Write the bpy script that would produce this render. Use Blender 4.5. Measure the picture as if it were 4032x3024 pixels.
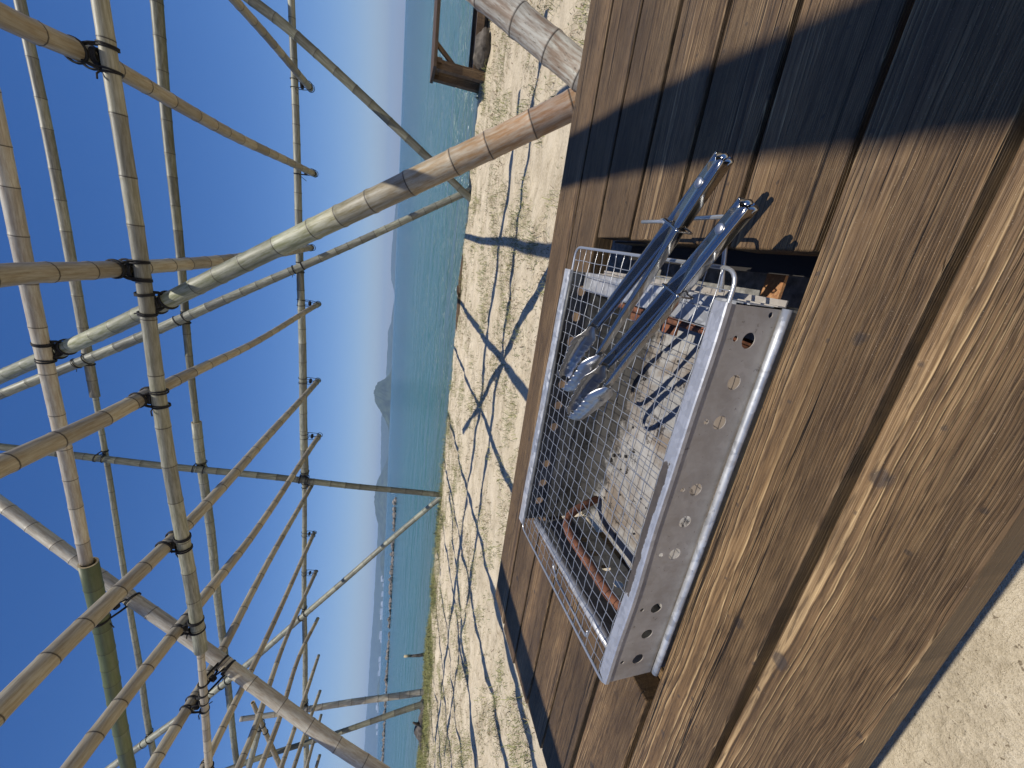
import bpy, bmesh, math, random
import numpy as np
from mathutils import Vector, Matrix

# ---------------------------------------------------------------- camera, sky, sun, exposure
for o in list(bpy.data.objects):
    bpy.data.objects.remove(o)
SC = bpy.context.scene
COL = SC.collection
cam_data = bpy.data.cameras.new("camera")
cam_data.sensor_width = 36.0
cam_data.lens = 13.518
cam_data.clip_start = 0.02
cam_data.clip_end = 60000
cam = bpy.data.objects.new("camera", cam_data)
COL.objects.link(cam)
cR = Vector((0.93766522, 0.34567639, 0.03594116))
cU = Vector((-0.13591406, 0.26955126, 0.95334647))
cF = Vector((-0.31986138, 0.89880473, -0.29973112))
# the phone was held on its side: the picture's left is the world's up
cam.matrix_world = Matrix(((-cU.x, cR.x, -cF.x, 0), (-cU.y, cR.y, -cF.y, 0), (-cU.z, cR.z, -cF.z, 0.45), (0, 0, 0, 1)))
SC.camera = cam

SUN_DIR = Vector((0.225, -0.23, 1.0)).normalized()
elev = math.asin(SUN_DIR.z)
world = bpy.data.worlds.new("World")
SC.world = world
world.use_nodes = True
wn = world.node_tree
for nd in list(wn.nodes):
    wn.nodes.remove(nd)
sky = wn.nodes.new("ShaderNodeTexSky")
sky.sky_type = 'NISHITA'
sky.sun_disc = False
sky.sun_elevation = elev
sky.sun_rotation = math.atan2(SUN_DIR.x, SUN_DIR.y)
sky.altitude = 0
sky.air_density = 1.0
sky.dust_density = 0.3
sky.ozone_density = 2.2
bg = wn.nodes.new("ShaderNodeBackground")
bg.inputs["Strength"].default_value = 0.078
wo = wn.nodes.new("ShaderNodeOutputWorld")
hs = wn.nodes.new("ShaderNodeHueSaturation")
hs.inputs["Saturation"].default_value = 1.30
wn.links.new(sky.outputs[0], hs.inputs["Color"])
tint = wn.nodes.new("ShaderNodeMix")
tint.data_type = 'RGBA'
tint.blend_type = 'MULTIPLY'
tint.inputs[0].default_value = 1.0
tint.inputs[7].default_value = (1.05, 1.08, 1.40, 1)
wn.links.new(hs.outputs[0], tint.inputs[6])
wn.links.new(tint.outputs[2], bg.inputs["Color"])
wn.links.new(bg.outputs[0], wo.inputs["Surface"])

sun_data = bpy.data.lights.new("sun", 'SUN')
sun_data.energy = 5.0
sun_data.angle = math.radians(0.5)
sun_data.color = (1.0, 0.94, 0.83)
sun = bpy.data.objects.new("sun", sun_data)
sun.rotation_euler = SUN_DIR.to_track_quat('Z', 'Y').to_euler()
sun.location = (4, -4, 20)
COL.objects.link(sun)

SC.view_settings.view_transform = 'Standard'
SC.view_settings.look = 'None'
SC.view_settings.gamma = 1.0
SC.view_settings.use_curve_mapping = False
SC.view_settings.exposure = 0.0
# ---------------------------------------------------------------- node helpers
class NT:
    def __init__(self, name):
        self.m = bpy.data.materials.new(name)
        self.m.use_nodes = True
        self.t = self.m.node_tree
        for n in list(self.t.nodes):
            self.t.nodes.remove(n)
        self.out = self.t.nodes.new("ShaderNodeOutputMaterial")
        self.b = self.t.nodes.new("ShaderNodeBsdfPrincipled")
        self.t.links.new(self.b.outputs[0], self.out.inputs["Surface"])

    def n(self, typ, **kw):
        nd = self.t.nodes.new(typ)
        for k, v in kw.items():
            setattr(nd, k, v)
        return nd

    def link(self, a, b):
        self.t.links.new(a, b)

    def put(self, sock, v):
        if isinstance(v, bpy.types.NodeSocket):
            self.link(v, sock)
        elif isinstance(v, (tuple, list)) and len(v) == 3 and sock.type == 'RGBA':
            sock.default_value = (*v, 1)
        else:
            sock.default_value = v

    def math(self, op, a, b=None, c=None, clamp=False):
        nd = self.n("ShaderNodeMath", operation=op)
        nd.use_clamp = clamp
        self.put(nd.inputs[0], a)
        if b is not None:
            self.put(nd.inputs[1], b)
        if c is not None:
            self.put(nd.inputs[2], c)
        return nd.outputs[0]

    def vmath(self, op, a, b=None):
        nd = self.n("ShaderNodeVectorMath", operation=op)
        self.put(nd.inputs[0], a)
        if b is not None:
            self.put(nd.inputs[1], b)
        return nd.outputs[0]

    def coord(self, kind="Object"):
        return self.n("ShaderNodeTexCoord").outputs[kind]

    def rand(self):
        return self.n("ShaderNodeObjectInfo").outputs["Random"]

    def mapping(self, vec, scale=(1, 1, 1), loc=(0, 0, 0)):
        nd = self.n("ShaderNodeMapping")
        self.put(nd.inputs["Vector"], vec)
        nd.inputs["Scale"].default_value = scale
        self.put(nd.inputs["Location"], loc)
        return nd.outputs[0]

    def noise(self, vec, scale=1.0, detail=3.0, rough=0.55, dist=0.0):
        nd = self.n("ShaderNodeTexNoise")
        self.put(nd.inputs["Vector"], vec)
        nd.inputs["Scale"].default_value = scale
        nd.inputs["Detail"].default_value = detail
        nd.inputs["Roughness"].default_value = rough
        nd.inputs["Distortion"].default_value = dist
        return nd.outputs["Fac"]

    def voronoi(self, vec, scale=1.0, feature='F1', out="Distance"):
        nd = self.n("ShaderNodeTexVoronoi", feature=feature)
        self.put(nd.inputs["Vector"], vec)
        nd.inputs["Scale"].default_value = scale
        return nd.outputs[out]

    def ramp(self, fac, stops):
        nd = self.n("ShaderNodeValToRGB")
        self.put(nd.inputs[0], fac)
        els = nd.color_ramp.elements
        while len(els) > 1:
            els.remove(els[-1])
        for i, (p, c) in enumerate(stops):
            e = els[0] if i == 0 else els.new(p)
            e.position = p
            if not isinstance(c, (tuple, list)):
                c = (c, c, c)
            e.color = (*c, 1)
        return nd.outputs[0]

    def mix(self, fac, a, b, mode='MIX'):
        nd = self.n("ShaderNodeMix", data_type='RGBA', blend_type=mode)
        self.put(nd.inputs[0], fac)
        self.put(nd.inputs[6], a)
        self.put(nd.inputs[7], b)
        return nd.outputs[2]

    def sep(self, v):
        nd = self.n("ShaderNodeSeparateXYZ")
        self.put(nd.inputs[0], v)
        return nd.outputs

    def comb(self, x, y, z):
        nd = self.n("ShaderNodeCombineXYZ")
        self.put(nd.inputs[0], x)
        self.put(nd.inputs[1], y)
        self.put(nd.inputs[2], z)
        return nd.outputs[0]

    def attr(self, name, out="Fac"):
        return self.n("ShaderNodeAttribute", attribute_name=name).outputs[out]

    def bump(self, hgt, strength=0.3, dist=0.002):
        nd = self.n("ShaderNodeBump")
        self.put(nd.inputs["Height"], hgt)
        nd.inputs["Strength"].default_value = strength
        nd.inputs["Distance"].default_value = dist
        self.link(nd.outputs[0], self.b.inputs["Normal"])

    def set(self, **kw):
        for k, v in kw.items():
            self.put(self.b.inputs[k.replace("_", " ")], v)
        return self.m


def wood_mat(name, light=(0.50, 0.345, 0.175), mid=(0.165, 0.097, 0.043), dark=(0.042, 0.025, 0.012), axis=0):
    k = NT(name)
    co = k.coord()
    r = k.rand()
    s = k.sep(co)
    L, A, B = [(s[0], s[1], s[2]), (s[1], s[0], s[2]), (s[2], s[0], s[1])][axis]
    ro = k.math('MULTIPLY', r, 57.0)
    Lo = k.math('ADD', L, ro)
    # wavering of the grain along the board
    p1 = k.comb(k.math('MULTIPLY', Lo, 1.1), k.math('MULTIPLY', A, 5.5), k.math('ADD', k.math('MULTIPLY', B, 7.0), ro))
    w = k.noise(p1, 1.0, 2.0, 0.5)
    p2 = k.comb(k.math('MULTIPLY', Lo, 9.0), k.math('MULTIPLY', A, 26.0), ro)
    w2 = k.noise(p2, 1.0, 2.0, 0.5)
    # annual rings about a pith lying below and beside the board
    yc = k.math('MULTIPLY', k.math('SUBTRACT', r, 0.5), 0.16)
    yy = k.math('ADD', k.math('SUBTRACT', A, yc), k.math('MULTIPLY', k.math('SUBTRACT', w, 0.5), 0.042))
    yy = k.math('ADD', yy, k.math('MULTIPLY', k.math('SUBTRACT', w2, 0.5), 0.0085))
    zz = k.math('ADD', k.math('ADD', B, 0.018), k.math('MULTIPLY', k.math('FRACT', r), 0.02))
    rad = k.math('SQRT', k.math('ADD', k.math('MULTIPLY', yy, yy), k.math('MULTIPLY', zz, zz)))
    ring = k.math('FRACT', k.math('MULTIPLY', rad, 500.0))
    ringv = k.ramp(ring, [(0.0, 0.30), (0.35, 0.42), (0.58, 0.52), (0.72, 0.92), (0.80, 0.85), (0.89, 0.06), (1.0, 0.26)])
    fib = k.noise(k.comb(k.math('MULTIPLY', Lo, 7.0), k.math('MULTIPLY', A, 420.0), k.math('MULTIPLY', B, 420.0)), 1.0, 3.0, 0.7)
    crk = k.noise(k.comb(k.math('MULTIPLY', Lo, 0.9), k.math('MULTIPLY', A, 75.0), k.math('ADD', ro, k.math('MULTIPLY', B, 20.0))), 1.0, 3.0, 0.55)
    crack = k.ramp(crk, [(0.0, 0.0), (0.645, 0.0), (0.665, 1.0), (0.68, 0.0), (1.0, 0.0)])
    blot = k.noise(k.comb(k.math('MULTIPLY', Lo, 4.5), k.math('MULTIPLY', A, 13.0), ro), 1.0, 4.0, 0.6)
    strong = k.ramp(k.noise(k.comb(k.math('MULTIPLY', Lo, 1.3), k.math('MULTIPLY', A, 9.0), ro), 1.0, 2.0), [(0.35, 0.35), (0.62, 1.25)])
    rv = k.math('ADD', 0.42, k.math('MULTIPLY', k.math('SUBTRACT', ringv, 0.42), strong))
    fac = k.math('ADD', k.math('MULTIPLY', rv, 0.85), k.math('MULTIPLY', k.math('SUBTRACT', fib, 0.5), 1.15), clamp=True)
    c = k.ramp(fac, [(0.08, dark), (0.38, mid), (0.62, tuple(0.62 * m_ + 0.38 * l_ for m_, l_ in zip(mid, light))), (0.92, light)])
    c = k.mix(k.ramp(blot, [(0.38, 0.0), (0.68, 0.7)]), c, (0.06, 0.036, 0.018))
    c = k.mix(k.math('MULTIPLY', k.ramp(k.noise(co, 3.1, 3.0), [(0.42, 0.0), (0.7, 1.0)]), 0.3), c, (0.13, 0.08, 0.038))
    vs = k.voronoi(k.vmath('ADD', co, k.comb(ro, ro, 0.0)), 9.0)
    spot = k.ramp(k.math('ADD', vs, k.math('MULTIPLY', k.noise(co, 90.0, 3.0), 0.12)), [(0.0, 1.0), (0.125, 1.0), (0.16, 0.0), (1.0, 0.0)])
    c = k.mix(k.math('MULTIPLY', spot, 0.7), c, (0.035, 0.03, 0.028))
    vs2 = k.voronoi(k.vmath('ADD', co, k.comb(0.3, ro, 0.0)), 34.0)
    sp2 = k.ramp(k.math('ADD', vs2, k.math('MULTIPLY', k.noise(co, 160.0, 3.0), 0.25)), [(0.0, 1.0), (0.19, 1.0), (0.24, 0.0), (1.0, 0.0)])
    c = k.mix(k.math('MULTIPLY', sp2, 0.65), c, (0.04, 0.03, 0.024))
    por = k.noise(k.comb(k.math('MULTIPLY', Lo, 22.0), k.math('MULTIPLY', A, 260.0), ro), 1.0, 3.0, 0.65)
    c = k.mix(k.math('MULTIPLY', k.ramp(por, [(0.50, 0.0), (0.64, 1.0)]), 0.7), c, (0.05, 0.028, 0.013))
    c = k.mix(k.math('MULTIPLY', crack, 0.9), c, (0.018, 0.011, 0.006))
    grains = k.ramp(k.noise(co, 900.0, 1.0), [(0.0, 0.0), (0.72, 0.0), (0.76, 1.0)])
    c = k.mix(k.math('MULTIPLY', grains, 0.35), c, (0.55, 0.45, 0.32))
    tone = k.math('MULTIPLY_ADD', r, 0.35, 0.82)
    c = k.mix(1.0, c, k.comb(tone, tone, tone), 'MULTIPLY')
    h = k.math('SUBTRACT', k.math('ADD', k.math('MULTIPLY', ringv, 0.55), k.math('MULTIPLY', fib, 0.5)), k.math('MULTIPLY', crack, 2.2))
    k.bump(h, 1.0, 0.0042)
    return k.set(Base_Color=c, Roughness=0.62, Specular_IOR_Level=0.35)


def bamboo_mat(name, young, old, powder=0.25, spots=0.3, dim=0.70, rough=0.5):
    """young/old: colours blended by the pole's own 'age' attribute"""
    k = NT(name)
    uv = k.n("ShaderNodeUVMap").outputs[0]
    s = k.sep(uv)
    r = k.rand()
    ro = k.math('MULTIPLY', r, 91.0)
    ang = k.math('MULTIPLY', s[0], 6.28318)
    cx = k.math('COSINE', ang)
    cy = k.math('SINE', ang)
    v = k.math('ADD', s[1], ro)
    age = k.attr("age")
    tone = k.attr("tone")
    nd = k.attr("node")
    c = k.mix(age, young, old)
    streak = k.noise(k.comb(k.math('MULTIPLY', cx, 5.0), k.math('MULTIPLY', cy, 5.0), k.math('MULTIPLY', v, 1.6)), 1.0, 5.0, 0.7)
    c = k.mix(k.ramp(streak, [(0.3, 0.0), (0.75, 0.75)]), c, k.mix(0.62, c, (0.10, 0.085, 0.05)))
    fine = k.noise(k.comb(k.math('MULTIPLY', cx, 28.0), k.math('MULTIPLY', cy, 28.0), k.math('MULTIPLY', v, 5.0)), 1.0, 3.0, 0.7)
    c = k.mix(k.math('MULTIPLY', k.ramp(fine, [(0.42, 0.0), (0.7, 1.0)]), 0.45), c, k.mix(0.6, c, (0.06, 0.05, 0.03)))
    pw = k.noise(k.comb(k.math('MULTIPLY', cx, 3.0), k.math('MULTIPLY', cy, 3.0), k.math('MULTIPLY', v, 7.0)), 1.0, 5.0, 0.65)
    c = k.mix(k.math('MULTIPLY', k.ramp(pw, [(0.4, 0.0), (0.62, 1.0)]), powder), c, (0.56, 0.555, 0.48))
    sp = k.noise(k.comb(k.math('MULTIPLY', cx, 14.0), k.math('MULTIPLY', cy, 14.0), k.math('MULTIPLY', v, 40.0)), 1.0, 3.0, 0.6)
    c = k.mix(k.math('MULTIPLY', k.ramp(sp, [(0.62, 0.0), (0.7, 1.0)]), spots), c, (0.06, 0.05, 0.035))
    tm = k.math('MULTIPLY_ADD', tone, 0.5, 0.75)
    c = k.mix(1.0, c, k.comb(tm, tm, k.math('MULTIPLY_ADD', tone, 0.42, 0.79)), 'MULTIPLY')
    c = k.mix(k.math('MULTIPLY', nd, 0.9), c, (0.035, 0.026, 0.018))
    k.bump(k.math('ADD', fine, k.math('MULTIPLY', streak, 0.6)), 0.25, 0.002)
    return k.set(Base_Color=k.mix(1.0, c, (dim, dim, dim), 'MULTIPLY'), Roughness=rough, Specular_IOR_Level=0.42)


def plain(name, col, rough=0.6, metal=0.0, spec=0.5, nscale=0, namp=0.0, bump=0.0):
    k = NT(name)
    c = col
    if nscale:
        nz = k.noise(k.coord(), nscale, 4.0, 0.6)
        c = k.mix(k.ramp(nz, [(0.35, 0.0), (0.65, 1.0)]), tuple(x * (1 - namp) for x in col), tuple(min(1, x * (1 + namp)) for x in col))
        if bump:
            k.bump(nz, bump, 0.004)
    return k.set(Base_Color=c, Roughness=rough, Metallic=metal, Specular_IOR_Level=spec)


def galv_mat(name, base=(0.50, 0.52, 0.55), dirt=(0.23, 0.19, 0.15), dirty=0.35, metal=0.75, rough=0.42, spangle=1.0):
    k = NT(name)
    co = k.coord()
    sp = k.voronoi(k.vmath('ADD', co, k.vmath('MULTIPLY', k.n("ShaderNodeTexNoise").outputs["Color"], (0.004, 0.004, 0.004))), 95.0, out="Color")
    sv = k.math('MULTIPLY_ADD', k.math('SUBTRACT', k.sep(sp)[0], 0.5), spangle, 0.5)
    c = k.mix(sv, tuple(x * 0.78 for x in base), tuple(min(1, x * 1.18) for x in base))
    d = k.noise(co, 14.0, 5.0, 0.65)
    d2 = k.noise(k.mapping(co, (60, 60, 12)), 1.0, 3.0)
    f = k.math('MULTIPLY', k.ramp(d, [(0.36, 0.0), (0.66, 1.0)]), dirty)
    f = k.math('ADD', f, k.math('MULTIPLY', k.ramp(d2, [(0.5, 0.0), (0.75, 1.0)]), dirty * 0.4), clamp=True)
    c = k.mix(f, c, dirt)
    pit = k.ramp(k.noise(co, 160.0, 2.0), [(0.0, 0.0), (0.70, 0.0), (0.74, 1.0)])
    c = k.mix(k.math('MULTIPLY', pit, 0.5), c, (0.05, 0.035, 0.03))
    k.bump(k.noise(co, 220.0, 3.0), 0.18, 0.0006)
    k.b.inputs["Metallic"].default_value = metal
    k.put(k.b.inputs["Metallic"], k.math('MULTIPLY', k.math('SUBTRACT', 1.0, f), metal))
    return k.set(Base_Color=c, Roughness=k.math('MULTIPLY_ADD', sv, 0.16, rough))


def rim_mat():
    """galvanised rim with a long burnt patch where the coating has flaked off"""
    k = NT("galvanised_rim")
    co = k.coord()
    s = k.sep(co)
    sp = k.sep(k.voronoi(co, 100.0, out="Color"))[0]
    c = k.mix(sp, (0.48, 0.485, 0.50), (0.60, 0.605, 0.62))
    st = k.noise(k.mapping(co, (30, 160, 160)), 1.0, 4.0, 0.7)
    c = k.mix(k.math('MULTIPLY', k.ramp(st, [(0.5, 0.0), (0.7, 1.0)]), 0.5), c, (0.30, 0.31, 0.34))
    nz = k.noise(co, 26.0, 5.0, 0.7)
    ex = k.math('SUBTRACT', 0.118, k.math('ABSOLUTE', k.math('ADD', s[0], 0.352)))   # inside the patch along the rim
    ey = k.math('MULTIPLY', k.math('SUBTRACT', s[1], 0.3675), 4.0)
    e = k.math('MINIMUM', ex, ey)
    e = k.math('ADD', e, k.math('MULTIPLY', k.math('SUBTRACT', nz, 0.5), 0.055))
    patch = k.ramp(e, [(0.0, 0.0), (0.004, 1.0), (1.0, 1.0)])
    burnt = k.mix(k.noise(co, 70.0, 4.0, 0.7), (0.018, 0.016, 0.016), (0.085, 0.07, 0.06))
    c = k.mix(patch, c, burnt)
    k.put(k.b.inputs["Metallic"], k.math('MULTIPLY', k.math('SUBTRACT', 1.0, patch), 0.7))
    k.bump(k.math('SUBTRACT', k.noise(co, 120.0, 3.0), k.math('MULTIPLY', patch, 1.5)), 0.3, 0.0006)
    return k.set(Base_Color=c, Roughness=k.math('MULTIPLY_ADD', patch, 0.3, 0.45))


def ash_mat(name, ash=(0.36, 0.35, 0.335), amount=0.5):
    k = NT(name)
    co = k.coord()
    a = k.noise(co, 9.0, 6.0, 0.72, 0.4)
    b = k.noise(co, 45.0, 5.0, 0.75)
    d = k.noise(k.vmath('ADD', co, (3.0, 1.0, 0.0)), 6.0, 5.0, 0.7, 0.6)
    f = k.math('ADD', k.math('MULTIPLY', a, 0.6), k.math('MULTIPLY', b, 0.4))
    c = k.ramp(f, [(0.30, tuple(x * 0.38 for x in ash)), (0.48, tuple(x * 0.8 for x in ash)), (0.62, ash), (0.8, tuple(min(1, x * 1.25) for x in ash))])
    c = k.mix(k.ramp(d, [(0.46, 0.0), (0.58, 0.85)]), c, (0.17, 0.13, 0.095))
    c = k.mix(k.ramp(k.noise(k.vmath('ADD', co, (7.0, 0.0, 2.0)), 16.0, 6.0, 0.8, 0.5), [(0.0, 0.0), (0.56, 0.0), (0.62, 0.92)]), c, (0.025, 0.02, 0.018))
    # soot left by the fire along the far side and in the far right corner
    s = k.sep(co)
    q = k.math('ADD', k.math('MULTIPLY', k.math('ADD', s[0], 0.62), 0.55), k.math('MULTIPLY', k.math('SUBTRACT', s[1], 0.735), 4.2))
    q = k.math('ADD', q, k.math('MULTIPLY', k.math('SUBTRACT', k.noise(co, 28.0, 6.0, 0.75), 0.5), 0.75))
    c = k.mix(k.ramp(q, [(0.0, 0.0), (0.08, 0.0), (0.22, 0.93)]), c, (0.022, 0.02, 0.018))
    k.bump(b, 0.5, 0.003)
    return k.set(Base_Color=c, Roughness=0.8, Metallic=0.15)


def soot_mat(name, lo=(0.018, 0.017, 0.016), hi=(0.17, 0.17, 0.16)):
    k = NT(name)
    co = k.coord()
    a = k.noise(co, 6.0, 6.0, 0.7, 0.5)
    b = k.noise(co, 90.0, 4.0, 0.7)
    f = k.math('ADD', k.math('MULTIPLY', a, 0.75), k.math('MULTIPLY', b, 0.25))
    c = k.ramp(f, [(0.38, lo), (0.5, tuple((x + y) / 2 for x, y in zip(lo, hi))), (0.62, hi)])
    k.bump(b, 0.3, 0.001)
    return k.set(Base_Color=c, Roughness=0.55, Metallic=0.35)


def rust_mat(name, a=(0.19, 0.062, 0.028), b=(0.06, 0.03, 0.022), pale=(0.42, 0.20, 0.08), palef=0.2):
    k = NT(name)
    co = k.coord()
    n1 = k.noise(co, 40.0, 5.0, 0.7)
    n2 = k.noise(co, 140.0, 4.0, 0.7)
    c = k.mix(k.ramp(n1, [(0.35, 0.0), (0.65, 1.0)]), b, a)
    c = k.mix(k.math('MULTIPLY', k.ramp(n2, [(0.45, 0.0), (0.65, 1.0)]), palef), c, pale)
    k.bump(n2, 0.5, 0.0015)
    return k.set(Base_Color=c, Roughness=0.85)


def steel_mat(name, col=(0.44, 0.43, 0.415), rough=0.13):
    k = NT(name)
    co = k.coord()
    br = k.noise(k.mapping(co, (90, 700, 700)), 1.0, 2.0)
    sm = k.noise(co, 25.0, 4.0, 0.6)
    k.bump(k.math('ADD', k.math('MULTIPLY', br, 0.3), sm), 0.05, 0.0008)
    rg = k.math('MULTIPLY_ADD', sm, 0.22, rough - 0.08)
    c = k.mix(k.ramp(sm, [(0.4, 0.0), (0.7, 0.5)]), col, tuple(x * 0.72 for x in col))
    return k.set(Base_Color=c, Roughness=rg, Metallic=1.0)


def sand_mat():
    k = NT("sand")
    co = k.coord()
    big = k.noise(co, 0.7, 4.0, 0.6)
    mid = k.noise(k.mapping(co, (1.4, 3.0, 1.0)), 2.2, 5.0, 0.65)
    fine = k.noise(co, 55.0, 4.0, 0.75)
    grain = k.noise(co, 420.0, 2.0, 0.8)
    f = k.math('ADD', k.math('MULTIPLY', mid, 0.55), k.math('MULTIPLY', fine, 0.45))
    c = k.ramp(f, [(0.31, (0.25, 0.20, 0.125)), (0.42, (0.46, 0.385, 0.27)), (0.53, (0.62, 0.53, 0.385)), (0.72, (0.75, 0.66, 0.51))])
    c = k.mix(k.math('MULTIPLY', k.ramp(big, [(0.45, 0.0), (0.68, 1.0)]), 0.30), c, (0.47, 0.40, 0.29))
    c = k.mix(k.math('MULTIPLY', k.ramp(grain, [(0.35, 1.0), (0.5, 0.0)]), 0.45), c, (0.24, 0.19, 0.125))
    bits = k.ramp(k.noise(co, 75.0, 2.0, 0.5), [(0.0, 0.0), (0.69, 0.0), (0.715, 1.0)])
    c = k.mix(k.math('MULTIPLY', bits, 0.7), c, (0.12, 0.085, 0.05))
    # wet sand where the beach dips to the water
    zz = k.sep(co)[2]
    wet = k.ramp(k.math('MULTIPLY_ADD', zz, -6.0, k.math('MULTIPLY_ADD', mid, 0.6, -4.75)), [(0.0, 0.0), (0.5, 1.0)])
    c = k.mix(wet, c, (0.17, 0.135, 0.085))
    h = k.math('ADD', k.math('MULTIPLY', mid, 2.5), k.math('ADD', k.math('MULTIPLY', fine, 1.1), k.math('MULTIPLY', grain, 0.3)))
    k.bump(h, 0.9, 0.013)
    return k.set(Base_Color=c, Roughness=0.9, Specular_IOR_Level=0.2)


def sea_mat():
    k = NT("sea_water")
    co = k.coord()
    s = k.sep(co)
    a = k.noise(k.mapping(co, (0.9, 2.6, 1.0)), 1.0, 4.0, 0.62, 0.3)
    b = k.noise(k.mapping(co, (0.16, 0.5, 1.0)), 1.0, 4.0, 0.6, 0.3)
    d = k.noise(k.mapping(co, (3.2, 7.0, 1.0)), 1.0, 2.0, 0.6)
    h = k.math('ADD', k.math('ADD', k.math('MULTIPLY', a, 0.30), k.math('MULTIPLY', b, 1.0)), k.math('MULTIPLY', d, 0.07))
    k.bump(h, 1.0, 1.5)
    near = k.ramp(k.math('MULTIPLY_ADD', s[1], 0.02, -0.15), [(0.0, (0.07, 0.12, 0.10)), (0.12, (0.04, 0.125, 0.13)), (0.5, (0.022, 0.095, 0.115)), (1.0, (0.012, 0.062, 0.095))])
    patch = k.noise(k.mapping(co, (0.02, 0.12, 1.0)), 1.0, 3.0)
    c = k.mix(k.math('MULTIPLY', k.ramp(patch, [(0.4, 0.0), (0.65, 1.0)]), 0.35), near, (0.03, 0.12, 0.12))
    return k.set(Base_Color=c, Roughness=0.16, IOR=1.33, Specular_IOR_Level=0.5)
# ---------------------------------------------------------------- object helpers
def mk(name, verts, faces, mat, parent=None, smooth=False, mats=None, midx=None, uv=None, attrs=None, loc=None):
    me = bpy.data.meshes.new(name)
    vv = [tuple(v) for v in verts]
    if loc is not None:
        vv = [(x - loc[0], y - loc[1], z - loc[2]) for x, y, z in vv]
    me.from_pydata(vv, [], faces)
    for m in (mats or [mat]):
        me.materials.append(m)
    if midx is not None:
        me.polygons.foreach_set("material_index", midx)
    if smooth:
        me.polygons.foreach_set("use_smooth", [True] * len(me.polygons))
    if uv is not None:
        lay = me.uv_layers.new(name="UVMap")
        lay.data.foreach_set("uv", [c for p in uv for c in p])
    for an, vals in (attrs or {}).items():
        a = me.attributes.new(an, 'FLOAT', 'POINT')
        a.data.foreach_set("value", vals)
    me.update()
    o = bpy.data.objects.new(name, me)
    if loc is not None:
        o.location = loc
    COL.objects.link(o)
    if parent:
        o.parent = parent
    return o


def tag(o, label=None, cat=None, group=None, kind=None):
    if label:
        o["label"] = label
    if cat:
        o["category"] = cat
    if group:
        o["group"] = group
    if kind:
        o["kind"] = kind
    return o


def thing(name, label, cat, group=None):
    o = bpy.data.objects.new(name, None)
    o.empty_display_size = 0.1
    COL.objects.link(o)
    return tag(o, label, cat, group)


def box_geo(x0, x1, y0, y1, z0, z1):
    v = [(x0, y0, z0), (x1, y0, z0), (x1, y1, z0), (x0, y1, z0), (x0, y0, z1), (x1, y0, z1), (x1, y1, z1), (x0, y1, z1)]
    f = [(0, 3, 2, 1), (4, 5, 6, 7), (0, 1, 5, 4), (1, 2, 6, 5), (2, 3, 7, 6), (3, 0, 4, 7)]
    return v, f


def bevel_box(name, dims, mat, parent=None, bev=0.004, seg=2, loc=None, rot=None, warp=0.0, seed=0):
    """box of full size dims about its own origin, edges rounded"""
    bm = bmesh.new()
    bmesh.ops.create_cube(bm, size=1.0)
    for v in bm.verts:
        v.co = Vector((v.co.x * dims[0], v.co.y * dims[1], v.co.z * dims[2]))
    bmesh.ops.bevel(bm, geom=list(bm.edges), offset=bev, segments=seg, affect='EDGES', profile=0.5)
    if warp:
        n = max(2, int(dims[0] / 0.12))
        for i in range(1, n):
            x = -dims[0] / 2 + dims[0] * i / n
            g = bm.verts[:] + bm.edges[:] + bm.faces[:]
            bmesh.ops.bisect_plane(bm, geom=g, plane_co=(x, 0, 0), plane_no=(1, 0, 0))
        rnd = random.Random(seed)
        ph = [rnd.uniform(0, 6.28) for _ in range(4)]
        for v in bm.verts:
            v.co.y += warp * (math.sin(v.co.x * 4.1 + ph[0]) * 0.7 + math.sin(v.co.x * 9.7 + ph[1] + (1.3 if v.co.y > 0 else 0)) * 0.5)
            v.co.z += warp * 0.5 * math.sin(v.co.x * 3.0 + ph[2])
    me = bpy.data.meshes.new(name)
    bm.to_mesh(me)
    bm.free()
    me.materials.append(mat)
    me.polygons.foreach_set("use_smooth", [True] * len(me.polygons))
    o = bpy.data.objects.new(name, me)
    COL.objects.link(o)
    if loc:
        o.location = loc
    if rot:
        o.rotation_euler = rot
    md = o.modifiers.new("wn", 'WEIGHTED_NORMAL')
    md.keep_sharp = False
    if parent:
        o.parent = parent
    return o


def frame_of(d):
    d = Vector(d).normalized()
    a = Vector((0, 0, 1)) if abs(d.z) < 0.9 else Vector((1, 0, 0))
    u = d.cross(a).normalized()
    return d, u, d.cross(u).normalized()


def tube_geo(pts, r, sides=8, closed=False, caps=True, base=0):
    pts = [Vector(p) for p in pts]
    n = len(pts)
    V, F = [], []
    u = None
    for i, p in enumerate(pts):
        if closed:
            d = pts[(i + 1) % n] - pts[i - 1]
        else:
            d = pts[min(i + 1, n - 1)] - pts[max(i - 1, 0)]
        d.normalize()
        if u is None:
            _, u, w = frame_of(d)
        else:
            u = (u - d * u.dot(d)).normalized()
            w = d.cross(u)
        w = d.cross(u)
        rr = r[i] if isinstance(r, (list, tuple)) else r
        for k in range(sides):
            a = 2 * math.pi * k / sides
            V.append(p + u * (math.cos(a) * rr) + w * (math.sin(a) * rr))
    m = n if closed else n - 1
    for i in range(m):
        j = (i + 1) % n
        for k in range(sides):
            k2 = (k + 1) % sides
            F.append((base + i * sides + k, base + i * sides + k2, base + j * sides + k2, base + j * sides + k))
    if caps and not closed:
        F.append(tuple(base + k for k in reversed(range(sides))))
        F.append(tuple(base + (n - 1) * sides + k for k in range(sides)))
    return V, F


def tube(name, pts, r, mat, parent=None, sides=8, closed=False):
    V, F = tube_geo(pts, r, sides, closed)
    return mk(name, V, F, mat, parent, smooth=True)


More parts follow.
